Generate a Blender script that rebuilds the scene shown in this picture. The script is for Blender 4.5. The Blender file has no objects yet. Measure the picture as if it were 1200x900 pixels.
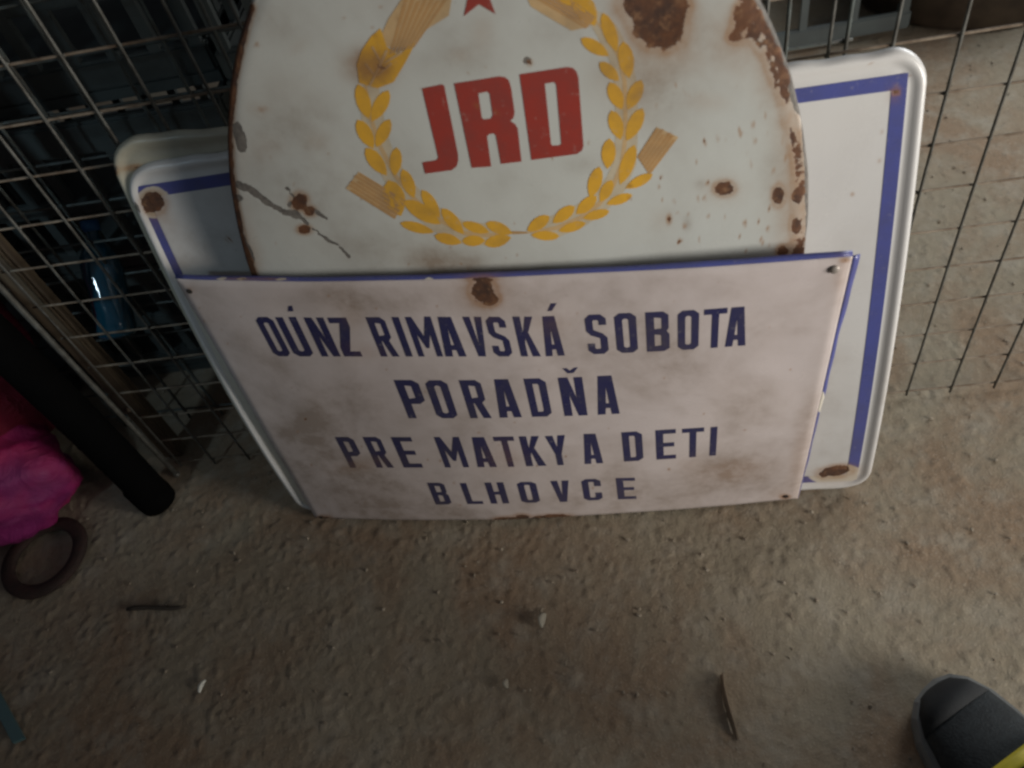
import bpy, bmesh, math, random
import numpy as np
from mathutils import Vector, noise as mnoise
from mathutils.geometry import delaunay_2d_cdt
random.seed(4); rng = np.random.default_rng(7)
sc = bpy.context.scene
col = sc.collection
R = math.radians

# ------------------------------------------------------------------ camera, light, exposure
CAM_H, PITCH, ROLL, F = .8754, R(50.3006), R(-15.7885), 950.
Fw = np.array([0, math.cos(PITCH), -math.sin(PITCH)])
U0 = np.array([0, math.sin(PITCH), math.cos(PITCH)])
R0 = np.array([1., 0, 0])
Rt = R0*math.cos(ROLL)+U0*math.sin(ROLL)
Up = -R0*math.sin(ROLL)+U0*math.cos(ROLL)
C0 = np.array([0, 0, CAM_H])
cd = bpy.data.cameras.new('camera'); cam = bpy.data.objects.new('camera', cd); col.objects.link(cam)
from mathutils import Matrix
M = Matrix(((Rt[0], Up[0], -Fw[0], 0), (Rt[1], Up[1], -Fw[1], 0), (Rt[2], Up[2], -Fw[2], CAM_H), (0, 0, 0, 1)))
cam.matrix_world = M
cd.sensor_width = 36; cd.lens = F/1200*36; cd.clip_start = .02; cd.clip_end = 200
cd.dof.use_dof = True; cd.dof.focus_distance = .86; cd.dof.aperture_fstop = 6.0
sc.camera = cam
w = bpy.data.worlds.new("World"); sc.world = w; w.use_nodes = True
w.node_tree.nodes['Background'].inputs[0].default_value = (.80, .88, 1, 1)
w.node_tree.nodes['Background'].inputs[1].default_value = .068
def area(name, loc, target, sx, sy, power, color):
    l = bpy.data.lights.new(name, 'AREA'); l.shape = 'RECTANGLE'; l.size = sx; l.size_y = sy
    l.energy = power; l.color = color
    o = bpy.data.objects.new(name, l); col.objects.link(o); o.location = loc
    o.rotation_euler = (Vector(target)-Vector(loc)).to_track_quat('-Z', 'Y').to_euler()
    return o
key = area('doorway_light', (1.46, -.72, .60), (.20, .56, .42), .8, .7, 7.0, (1, .95, .88))
key.data.spread = R(72)
area('roof_gap_light', (1.35, 1.15, .9), (.55, .70, 0), .7, .7, 10.5, (.93, .97, 1))
area('left_glint_light', (-1.0, .0, 1.12), (-.44, .82, .29), .06, .06, .10, (.62, .85, 1)).data.spread = R(35)  # added small lamp, placed and narrowed for the bright streak on the bottle
sc.view_settings.view_transform = 'Standard'; sc.view_settings.look = 'None'
sc.view_settings.exposure = 0; sc.view_settings.gamma = 1
sc.cycles.filter_width = 2.6
sc.cycles.max_bounces = 6

# ------------------------------------------------------------------ geometry helpers
def ray(px, py):
    return Fw+Rt*(px-600)/F-Up*(py-450)/F
def proj(P):
    d = np.asarray(P, float)-C0; z = d@Fw
    return np.stack([600+F*(d@Rt)/z, 450-F*(d@Up)/z], -1)
def G(px, py, z=0.):
    d = ray(px, py); return C0+d*((z-CAM_H)/d[2])
def unit(v): return v/np.linalg.norm(v)

def link(name, me, mat=None, parent=None, smooth=False):
    o = bpy.data.objects.new(name, me); col.objects.link(o)
    if mat: me.materials.append(getattr(mat, 'm', mat))
    if smooth: me.polygons.foreach_set('use_smooth', [True]*len(me.polygons))
    if parent: o.parent = parent
    return o
def mesh(name, V, Fc, mat=None, parent=None, smooth=False):
    me = bpy.data.meshes.new(name)
    me.from_pydata([tuple(map(float, v)) for v in V], [], [tuple(map(int, f)) for f in Fc]); me.update()
    return link(name, me, mat, parent, smooth)
def bm_obj(name, bm, mat, parent=None, smooth=False):
    me = bpy.data.meshes.new(name); bm.normal_update(); bm.to_mesh(me); bm.free()
    return link(name, me, mat, parent, smooth)
def tag(o, label=None, cat=None, group=None, kind=None):
    if label: o['label'] = label
    if cat: o['category'] = cat
    if group: o['group'] = group
    if kind: o['kind'] = kind
    return o
def empty(name, loc=(0, 0, 0), rz=0.):
    o = bpy.data.objects.new(name, None); col.objects.link(o); o.empty_display_size = .02
    o.location = loc; o.rotation_euler = (0, 0, rz); return o
def local(o, parent):
    """keep a world-built mesh in place when it hangs under an Empty set at the thing's base"""
    mw = Matrix.LocRotScale(parent.location, parent.rotation_euler, None).inverted()
    o.data.transform(mw); o.parent = parent; return o
def tube(bm, pts, r, n=8, cap=True):
    rings = []
    for i, p in enumerate(pts):
        p = Vector(p); a = Vector(pts[max(i-1, 0)]); b = Vector(pts[min(i+1, len(pts)-1)])
        t = (b-a).normalized(); s = t.cross(Vector((.13, .31, .94))); 
        if s.length < .1: s = t.cross(Vector((1, 0, 0)))
        s.normalize(); q = t.cross(s)
        rr = r[i] if isinstance(r, (list, tuple)) else r
        rings.append([bm.verts.new(p+(s*math.cos(k*2*math.pi/n)+q*math.sin(k*2*math.pi/n))*rr) for k in range(n)])
    for i in range(len(rings)-1):
        for k in range(n):
            bm.faces.new((rings[i][k], rings[i][(k+1) % n], rings[i+1][(k+1) % n], rings[i+1][k]))
    if cap:
        bm.faces.new(rings[0][::-1]); bm.faces.new(rings[-1])
def box(bm, x0, x1, y0, y1, z0, z1, bev=0.):
    v = bmesh.ops.create_cube(bm, size=1)['verts']
    for q in v:
        q.co = Vector((x0+(q.co.x+.5)*(x1-x0), y0+(q.co.y+.5)*(y1-y0), z0+(q.co.z+.5)*(z1-z0)))
    if bev:
        es = list({e for q in v for e in q.link_edges})
        bmesh.ops.bevel(bm, geom=es, offset=bev, segments=2, affect='EDGES')

# value noise for vertex work
def vnoise(x, y, seed):
    r = np.random.default_rng(seed); T = r.random((256, 256))
    xi = np.floor(x).astype(int); yi = np.floor(y).astype(int); fx = x-xi; fy = y-yi
    fx = fx*fx*(3-2*fx); fy = fy*fy*(3-2*fy)
    g = lambda a, b: T[a & 255, b & 255]
    return (g(xi, yi)*(1-fx)+g(xi+1, yi)*fx)*(1-fy)+(g(xi, yi+1)*(1-fx)+g(xi+1, yi+1)*fx)*fy

# ------------------------------------------------------------------ materials
class NT:
    def __init__(s, name):
        s.m = bpy.data.materials.new(name); s.m.use_nodes = True; s.t = s.m.node_tree; s.b = s.t.nodes['Principled BSDF']
        s.out = s.t.nodes['Material Output']
    def n(s, kind, **kw):
        x = s.t.nodes.new(kind)
        for k, v in kw.items(): setattr(x, k, v)
        return x
    def l(s, a, b): s.t.links.new(a, b)
    def coords(s): return s.n('ShaderNodeTexCoord').outputs['Object']
    def noise(s, scale, detail=4, rough=.55, vec=None, dist=0.):
        x = s.n('ShaderNodeTexNoise'); x.inputs['Scale'].default_value = scale; x.inputs['Detail'].default_value = detail
        x.inputs['Roughness'].default_value = rough; x.inputs['Distortion'].default_value = dist
        s.l(vec or s.coords(), x.inputs['Vector']); return x.outputs['Fac']
    def math(s, op, a, b=None, clamp=False):
        x = s.n('ShaderNodeMath', operation=op, use_clamp=clamp)
        for i, q in enumerate((a, b)):
            if q is None: continue
            if isinstance(q, (int, float)): x.inputs[i].default_value = q
            else: s.l(q, x.inputs[i])
        return x.outputs[0]
    def rng(s, a, lo, hi, o0=0., o1=1., smooth=True):
        x = s.n('ShaderNodeMapRange'); 
        if smooth: x.interpolation_type = 'SMOOTHSTEP'
        s.l(a, x.inputs[0]); x.inputs[1].default_value = lo; x.inputs[2].default_value = hi
        x.inputs[3].default_value = o0; x.inputs[4].default_value = o1; return x.outputs[0]
    def mix(s, f, a, b):
        x = s.n('ShaderNodeMix', data_type='RGBA')
        for i, q in ((0, f), (6, a), (7, b)):
            if isinstance(q, (int, float)): x.inputs[i].default_value = q
            elif isinstance(q, tuple): x.inputs[i].default_value = (*q[:3], 1)
            else: s.l(q, x.inputs[i])
        return x.outputs[2]
    def attr(s, name):
        x = s.n('ShaderNodeAttribute', attribute_name=name); return x.outputs['Fac']
    def bump(s, h, strength=.3, dist=.001):
        x = s.n('ShaderNodeBump'); x.inputs['Strength'].default_value = strength; x.inputs['Distance'].default_value = dist
        s.l(h, x.inputs['Height']); s.l(x.outputs[0], s.b.inputs['Normal'])
    def set(s, k, v):
        if isinstance(v, (int, float)): s.b.inputs[k].default_value = v
        elif isinstance(v, tuple): s.b.inputs[k].default_value = (*v[:3], 1)
        else: s.l(v, s.b.inputs[k])

def plain(name, c, rough=.6, metal=0., var=.25, scale=40, bump=.0, c2=None, spec=.5):
    t = NT(name)
    f = t.noise(scale, 5, .6)
    f = t.rng(f, .3, .7)
    c2 = c2 or tuple(q*(1-var) for q in c)
    t.set('Base Color', t.mix(f, c, c2)); t.set('Roughness', rough); t.set('Metallic', metal)
    t.b.inputs['Specular IOR Level'].default_value = spec
    if bump: t.bump(t.noise(scale*3, 4), bump, .001)
    return t.m

def enamel(name, base, ink=False, tint=(.62, .60, .52), dirt_amt=.35):
    """vitreous enamel: base coat, tan dirt film, orange halo, brown rust, bare grey steel, white chips"""
    t = NT(name)
    n1 = t.noise(9, 6, .6, dist=.4); n5 = t.noise(20, 5, .65); n2 = t.noise(45, 6, .65); n3 = t.noise(160, 5, .6); n4 = t.noise(3.2, 3, .5)
    rust, dirt, steel, bare, grime = (t.attr(k) for k in ('rust', 'dirt', 'steel', 'bare', 'halo'))
    b = base
    c = t.mix(t.rng(n4, .35, .7), b, tuple(q*k for q, k in zip(b, (.93, .94, .96)))) if not ink else t.mix(t.rng(n2, .35, .75), b, tuple(q*.75+.02 for q in b))
    # thin brown film, breaking up with the noise
    film = t.math('ADD', t.math('MULTIPLY', t.math('MULTIPLY', dirt, 2.2), t.rng(n5, .3, .72, .25, 1.0)), t.math('MULTIPLY', t.rng(n1, .36, .72), dirt_amt*.8))
    film = t.math('MULTIPLY', film, t.rng(n2, .25, .75, .55, 1.1), True)
    c = t.mix(t.math('MULTIPLY', film, .66 if not ink else .55), c, (.19, .128, .078) if not ink else (.12, .092, .078))
    # fine grey specks
    sp = t.rng(n3, .70, .78)
    c = t.mix(t.math('MULTIPLY', sp, .35), c, (.14, .12, .10))
    if ink:
        bb = t.rng(t.math('ADD', bare, t.math('MULTIPLY', t.math('SUBTRACT', n2, .5), .35)), .42, .5)
        worn = t.rng(n3, .60, .74)
        c = t.mix(t.math('MULTIPLY', worn, .22), c, (.5, .47, .42))
        c = t.mix(bb, c, (.62, .58, .50))
    halo = t.math('ADD', t.rng(rust, .03, .42), grime, True)
    halo = t.math('MULTIPLY', halo, t.rng(n2, .2, .7, .45, 1.), True)
    c = t.mix(t.math('MULTIPLY', halo, .72), c, (.33, .16, .055))
    nz = t.math('ADD', t.math('ADD', t.math('MULTIPLY', t.math('SUBTRACT', n2, .5), .65), t.math('MULTIPLY', t.math('SUBTRACT', n5, .5), .75)), t.math('MULTIPLY', t.math('SUBTRACT', n3, .5), .3))
    st = t.rng(t.math('ADD', steel, nz), .47, .54)
    c = t.mix(st, c, t.mix(t.rng(n3, .35, .65), (.115, .105, .095), (.19, .175, .155)))
    rc = t.rng(t.math('ADD', rust, nz), .425, .465)
    rcol = t.mix(t.rng(n2, .35, .65), (.055, .027, .018), (.145, .060, .026))
    rcol = t.mix(t.rng(n3, .5, .75), rcol, (.23, .12, .06))
    c = t.mix(rc, c, rcol)
    t.set('Base Color', c)
    ro = t.math('ADD', t.rng(film, 0, 1, .27, .62), t.math('MULTIPLY', t.math('MAXIMUM', rc, st), .5), True)
    t.set('Roughness', ro)
    h = t.math('ADD', t.math('MULTIPLY', t.math('MAXIMUM', rc, st), -1.), t.math('MULTIPLY', n2, .35))
    h = t.math('ADD', h, t.math('MULTIPLY', t.math('MULTIPLY', rc, n3), 1.2))
    t.bump(h, .55, .0006)
    return t.m

M_white = enamel('white_enamel', (.67, .595, .572), dirt_amt=.8)
M_cool = enamel('cool_white_enamel', (.60, .615, .575), dirt_amt=.30)
M_plate = enamel('pale_enamel', (.69, .68, .66), dirt_amt=.16)
M_cream = enamel('cream_enamel', (.50, .48, .38), dirt_amt=.5)
M_blue = enamel('navy_enamel', (.030, .032, .105), ink=True)
M_band = enamel('blue_band_enamel', (.085, .10, .32), ink=True)
M_red = enamel('red_enamel', (.36, .055, .042), ink=True)
M_yellow = enamel('yellow_enamel', (.80, .44, .05), ink=True)
M_pale_straw = enamel('pale_straw_enamel', (.66, .46, .24), ink=True)
M_glow = enamel('wreath_glow_paint', (.63, .55, .40), ink=True)  # pale glow between the grains, put into the colour of a band
M_tan = enamel('straw_enamel', (.56, .33, .14), ink=True)

# ------------------------------------------------------------------ traced fields -> vertex attributes
def blob_field(P, blobs):
    """P: Nx2 traced coordinates; blob = (x, y, rx, ry, angle_deg, strength) -> soft falloff, .37 at the radius"""
    out = np.zeros(len(P))
    for b in blobs:
        x, y, rx, ry = b[:4]; a = R(b[4]) if len(b) > 4 else 0; s = b[5] if len(b) > 5 else 1
        dx = P[:, 0]-x; dy = P[:, 1]-y
        u = (dx*math.cos(a)+dy*math.sin(a))/rx; v = (-dx*math.sin(a)+dy*math.cos(a))/ry
        out = np.maximum(out, s*np.exp(-(u*u+v*v)))
    return out
def line_blobs(pts, r, s=1.):
    o = []
    for (x0, y0), (x1, y1) in zip(pts[:-1], pts[1:]):
        L = math.hypot(x1-x0, y1-y0); n = max(1, int(L/(r*.6)))
        o += [(x0+(x1-x0)*i/n, y0+(y1-y0)*i/n, r, r, 0, s) for i in range(n+1)]
    return o
def set_fields(o, fields, P=None):
    me = o.data; n = len(me.vertices)
    co = np.empty(n*3); me.vertices.foreach_get('co', co); co = co.reshape(-1, 3)
    P = proj(co) if P is None else P
    for k in ('rust', 'dirt', 'steel', 'bare', 'halo'):
        a = me.attributes.new(k, 'FLOAT', 'POINT')
        f = fields.get(k); 
        v = np.zeros(n) if f is None else (f(co, P) if callable(f) else blob_field(P, f))
        a.data.foreach_set('value', v.astype(np.float32))

# ------------------------------------------------------------------ sign surfaces
class Quad:
    """a plate given by its four corners (TL, TR, BR, BL), bowed toward the viewer"""
    extra = None; sag = 0.
    def __init__(s, A, bow=0.):
        s.A = [np.array(a) for a in A]; s.bow = bow
        s.n = unit(np.cross(s.A[2]-s.A[3], s.A[0]-s.A[3]))   # toward the viewer
        s.W = np.linalg.norm(s.A[1]-s.A[0]); s.H = np.linalg.norm(s.A[0]-s.A[3])
    def pt(s, a, b, off=0.):
        a = np.asarray(a, float)[..., None]; b = np.asarray(b, float)[..., None]; off = np.asarray(off, float)[..., None]
        P = (s.A[3]*(1-a)+s.A[2]*a)*(1-b)+(s.A[0]*(1-a)+s.A[1]*a)*b
        d = s.bow*4*a*(1-a)*(1.12-.24*a)-s.sag*4*b*(1-b)*(2*a-1)**2+off
        if s.extra: d = d+s.extra(a[..., 0], b[..., 0])[..., None]
        return P+s.n*d
    def inv(s, px, py):
        q = np.array([.5, .5])
        for _ in range(12):
            f = proj(s.pt(*q))-np.array([px, py]); e = 1e-5
            J = np.stack([(proj(s.pt(q[0]+e, q[1]))-proj(s.pt(*q)))/e, (proj(s.pt(q[0], q[1]+e))-proj(s.pt(*q)))/e], -1)
            q = q-np.linalg.solve(J, f)
        return q
class Plane(Quad):
    """leaning plane in metres with a shallow dome inside an ellipse"""
    def __init__(s, O, e, up, cs, cz, a, b, r, dome):
        s.O, s.e, s.up, s.n = O, e, up, unit(np.cross(e, up)); s.el = (cs, cz, a, b, r); s.dome = dome; s.W = s.H = 1.
    def rho(s, a, b):
        cs, cz, A, B, r = s.el
        x = (a-cs)*math.cos(r)+(b-cz)*math.sin(r); y = -(a-cs)*math.sin(r)+(b-cz)*math.cos(r)
        return np.sqrt((x/A)**2+(y/B)**2)
    def pt(s, a, b, off=0.):
        a = np.asarray(a, float); b = np.asarray(b, float)
        d = s.dome*np.maximum(0, 1-s.rho(a, b)**2)+off+.0012*(vnoise(a*14+20, b*14+20, 3)-.5)
        return s.O+s.e*a[..., None]+s.up*b[..., None]+s.n*np.asarray(d)[..., None]

def print_shape(name, S, loops, mat, parent, off=.00035, step=.012, fields=None):
    """flat enamel print laid on the plate: outlines filled with a mesh fine enough to follow it"""
    vs, es = [], []
    for lp in loops:
        k = len(vs)
        for i in range(len(lp)):
            p, q = np.array(lp[i]), np.array(lp[(i+1) % len(lp)])
            L = np.linalg.norm((q-p)*[S.W, S.H]); m = max(1, int(L/step))
            for j in range(m): vs.append(tuple(p+(q-p)*j/m))
        n = len(vs)-k
        es += [(k+i, k+(i+1) % n) for i in range(n)]
    P = np.array(vs); lo = P.min(0); hi = P.max(0)
    sx, sy = step/S.W, step/S.H
    for gx in np.arange(lo[0]+sx*.47, hi[0], sx):
        for gy in np.arange(lo[1]+sy*.43, hi[1], sy): vs.append((gx, gy))
    r = delaunay_2d_cdt([Vector(v) for v in vs], es, [], 0, 1e-7)
    V2 = np.array([tuple(v) for v in r[0]])
    tris = [list(f) for f in r[2]]
    cen = np.array([V2[f].mean(0) for f in tris]); ins = np.zeros(len(cen), bool)
    for lp in loops:                                   # even-odd rule keeps the counters of the letters open
        L_ = np.array(lp)
        for i in range(len(L_)):
            (xa, ya), (xb, yb) = L_[i], L_[(i+1) % len(L_)]
            if ya == yb: continue
            ins ^= ((ya > cen[:, 1]) != (yb > cen[:, 1])) & (cen[:, 0] < (xb-xa)*(cen[:, 1]-ya)/(yb-ya)+xa)
    tris = [f for f, k in zip(tris, ins) if k]
    used = sorted({i for f in tris for i in f}); mp = {u: i for i, u in enumerate(used)}
    V2 = V2[used]
    V = S.pt(V2[:, 0], V2[:, 1], off)
    Fc = [[mp[i] for i in f] for f in tris]
    o = mesh(name, V, Fc, mat)
    nn = o.data.polygons[0].normal if Fc else None
    if nn is not None and np.dot(np.array(nn), S.n) < 0:
        o.data.flip_normals()
    set_fields(o, fields or {})
    if parent: local(o, parent)
    return o

# ---- stencil glyphs in a unit box (x right, y up) -----------------------------------------
def G_rect(x0, y0, x1, y1): return [(x0, y0), (x1, y0), (x1, y1), (x0, y1)]
def glyph(ch, t=.355, h=.138):
    c = .16
    def ring(x0, y0, x1, y1, cx, cy): return [(x0+cx, y0), (x1-cx, y0), (x1, y0+cy), (x1, y1-cy), (x1-cx, y1), (x0+cx, y1), (x0, y1-cy), (x0, y0+cy)]
    if ch == 'O': return [ring(0, 0, 1, 1, .24, .09), ring(t, h, 1-t, 1-h, .08, .03)]
    if ch == 'D': return [[(0, 0), (.74, 0), (1, .1), (1, .9), (.74, 1), (0, 1)], [(t, h), (1-t-.04, h), (1-t, h+.04), (1-t, 1-h-.04), (1-t-.04, 1-h), (t, 1-h)]]
    if ch == 'U': return [[(.24, 0), (.76, 0), (1, .09), (1, 1), (1-t, 1), (1-t, h+.03), (1-t-.08, h), (t+.08, h), (t, h+.03), (t, 1), (0, 1), (0, .09)]]
    if ch == 'N': return [[(0, 0), (t, 0), (t, .56), (1-t-.02, 0), (1, 0), (1, 1), (1-t, 1), (1-t, .46), (t+.04, 1), (0, 1)]]
    if ch == 'Z': return [[(0, 0), (1, 0), (1, h), (t+.1, h), (1, 1-h-.1), (1, 1), (0, 1), (0, 1-h), (1-t-.12, 1-h), (0, h+.1)]]
    if ch == 'I': return [G_rect(0, 0, 1, 1)]
    if ch == 'M': return [[(0, 0), (.24, 0), (.24, .58), (.44, .22), (.56, .22), (.76, .58), (.76, 0), (1, 0), (1, 1), (.76, 1), (.5, .52), (.24, 1), (0, 1)]]
    if ch == 'A': return [[(0, 0), (t, 0), (t+.04, .17), (1-t-.04, .17), (1-t, 0), (1, 0), (.80, 1), (.20, 1)], [(t+.07, .30), (1-t-.07, .30), (.5, .74)]]
    if ch == 'V': return [[(.30, 0), (.70, 0), (1, 1), (1-t-.02, 1), (.5, .30), (t+.02, 1), (0, 1)]]
    if ch == 'Y': return [[(.34, 0), (.66, 0), (.66, .38), (1, 1), (1-t-.02, 1), (.5, .60), (t+.02, 1), (0, 1), (.34, .38)]]
    if ch == 'T': return [[(.345, 0), (.655, 0), (.655, 1-h), (1, 1-h), (1, 1), (0, 1), (0, 1-h), (.345, 1-h)]]
    if ch == 'E': return [[(0, 0), (1, 0), (1, h), (t+.02, h), (t+.02, .5-h/2), (.92, .5-h/2), (.92, .5+h/2), (t+.02, .5+h/2), (t+.02, 1-h), (1, 1-h), (1, 1), (0, 1)]]
    if ch == 'L': return [[(0, 0), (1, 0), (1, h), (t+.02, h), (t+.02, 1), (0, 1)]]
    if ch == 'H': return [[(0, 0), (t, 0), (t, .43), (1-t, .43), (1-t, 0), (1, 0), (1, 1), (1-t, 1), (1-t, .57), (t, .57), (t, 1), (0, 1)]]
    if ch == 'P': return [[(0, 0), (t, 0), (t, .38), (.74, .38), (1, .47), (1, .91), (.76, 1), (0, 1)], [(t, .38+h), (1-t, .38+h+.02), (1-t, 1-h-.02), (t, 1-h)]]
    if ch == 'R': return [[(0, 0), (t, 0), (t, .40), (.42, .40), (1-t, 0), (1.02, 0), (.78, .42), (.96, .50), (.96, .91), (.74, 1), (0, 1)], [(t, .40+h), (.66, .40+h+.02), (.66, 1-h-.02), (t, 1-h)]]
    if ch == 'B': return [[(0, 0), (.76, 0), (1, .08), (1, .44), (.88, .52), (.97, .59), (.97, .92), (.74, 1), (0, 1)], [(t, h), (1-t, h+.02), (1-t, .42), (t, .44)], [(t, .44+h), (.67, .45+h), (.67, 1-h-.02), (t, 1-h)]]
    if ch == 'C': return [[(.24, 0), (.76, 0), (1, .10), (1, .36), (1-t, .36), (1-t, h+.02), (1-t-.05, h), (t+.05, h), (t, h+.02), (t, 1-h-.02), (t+.05, 1-h), (1-t-.05, 1-h), (1-t, 1-h-.02), (1-t, .66), (1, .66), (1, .90), (.76, 1), (.24, 1), (0, .9), (0, .1)]]
    if ch == 'S': return [[(.24, 0), (.76, 0), (1, .10), (1, .42), (.80, .53), (t+.02, .62), (t, .66), (t, 1-h-.02), (t+.06, 1-h), (1-t-.06, 1-h), (1-t, 1-h-.02), (1-t, .74), (1, .74), (1, .90), (.76, 1), (.24, 1), (0, .90), (0, .60), (.2, .49), (1-t, .41), (1-t, .36), (1-t, h+.02), (1-t-.06, h), (t+.06, h), (t, h+.02), (t, .28), (0, .28), (0, .10)]]
    if ch == 'K': return [[(0, 0), (t, 0), (t, .34), (.42, .48), (1-t-.03, 0), (1.03, 0), (.62, .62), (.98, 1), (1-t-.04, 1), (t, .60), (t, 1), (0, 1)]]


# ================================================================== GROUND
def ground():
    def axis(lo, hi, step, far):
        mid = np.arange(lo, hi+1e-6, step); e = []
        d = step
        x = hi
        while x < far: d *= 1.35; x += d; e.append(x)
        a = []; d = step; x = lo
        while x > -far: d *= 1.35; x -= d; a.append(x)
        return np.array(a[::-1]+list(mid)+e)
    X = axis(-.92, 1.22, .0034, 25); Y = axis(.03, 1.42, .0034, 25)
    gx, gy = np.meshgrid(X, Y); x = gx.ravel(); y = gy.ravel()
    z = np.zeros_like(x)
    for s, a, sd in ((6, .0020, 1), (60, .0006, 2), (140, .0006, 3), (235, .0007, 4)):
        z += a*(vnoise(x*s+300, y*s+300, sd)-.5)
    gr = vnoise(x*170+90, y*170+40, 9); z += .0014*np.clip((gr-.74)/.2, 0, 1)      # grit
    gr = vnoise(x*70+190, y*70+140, 19); z -= .0006*np.clip((gr-.80)/.2, 0, 1)      # pits
    inside = (x > -1.1) & (x < 1.4) & (y > -.1) & (y < 1.7)
    z = np.where(inside, z, -.001)-.0012
    nx = len(X); ny = len(Y)
    idx = np.arange(nx*ny).reshape(ny, nx)
    q = np.stack([idx[:-1, :-1], idx[:-1, 1:], idx[1:, 1:], idx[1:, :-1]], -1).reshape(-1, 4)
    me = bpy.data.meshes.new('ground'); me.vertices.add(nx*ny); me.vertices.foreach_set('co', np.stack([x, y, z], -1).ravel())
    me.loops.add(q.size); me.loops.foreach_set('vertex_index', q.ravel().astype(np.int32))
    me.polygons.add(len(q)); me.polygons.foreach_set('loop_start', np.arange(0, q.size, 4, dtype=np.int32))
    me.polygons.foreach_set('loop_total', np.full(len(q), 4, np.int32)); me.update(calc_edges=True)
    t = NT('trodden_concrete')
    n1 = t.noise(4.5, 5, .6, dist=.6); n2 = t.noise(22, 6, .65); n3 = t.noise(110, 5, .7); n4 = t.noise(420, 3, .6)
    c = t.mix(t.rng(n1, .38, .64), (.275, .236, .172), (.258, .182, .120))
    c = t.mix(t.math('MULTIPLY', t.rng(n2, .45, .72), .7), c, (.33, .295, .235))
    c = t.mix(t.math('MULTIPLY', t.rng(n3, .50, .72), .42), c, (.150, .112, .080))
    c = t.mix(t.math('MULTIPLY', t.rng(n4, .56, .72), .5), c, (.42, .37, .30))
    t.set('Base Color', c); t.set('Roughness', .93); t.b.inputs['Specular IOR Level'].default_value = .25
    t.bump(t.math('ADD', t.math('MULTIPLY', n3, 1.), t.math('MULTIPLY', n4, .8)), .36, .0030)
    o = link('ground', me, t.m, smooth=True); tag(o, kind='structure')
ground()
def grit():
    V, Fc = [], []
    ico = bmesh.new(); bmesh.ops.create_icosphere(ico, subdivisions=1, radius=1)
    iv = np.array([v.co for v in ico.verts]); fi = [[v.index for v in f.verts] for f in ico.faces]; ico.free()
    for i in range(3600):
        x = rng.uniform(-.85, 1.2); y = rng.uniform(.05, 1.35)
        r = .0006+.0018*rng.random()**4
        k = len(V); j = iv*(r*(.7+.6*rng.random(iv.shape)))*[1, 1.3, .6]
        a = rng.uniform(0, 6.28); j = j@np.array([[math.cos(a), math.sin(a), 0], [-math.sin(a), math.cos(a), 0], [0, 0, 1]])
        V += list(j+[x, y, r*.2]); Fc += [[k+q for q in f] for f in fi]
    o = mesh('grit', V, Fc, plain('grit_stone', (.33, .285, .22), .9, c2=(.20, .155, .11), scale=30)); tag(o, 'fine stone grit scattered over the concrete ground', 'grit', kind='stuff')
grit()

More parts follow.
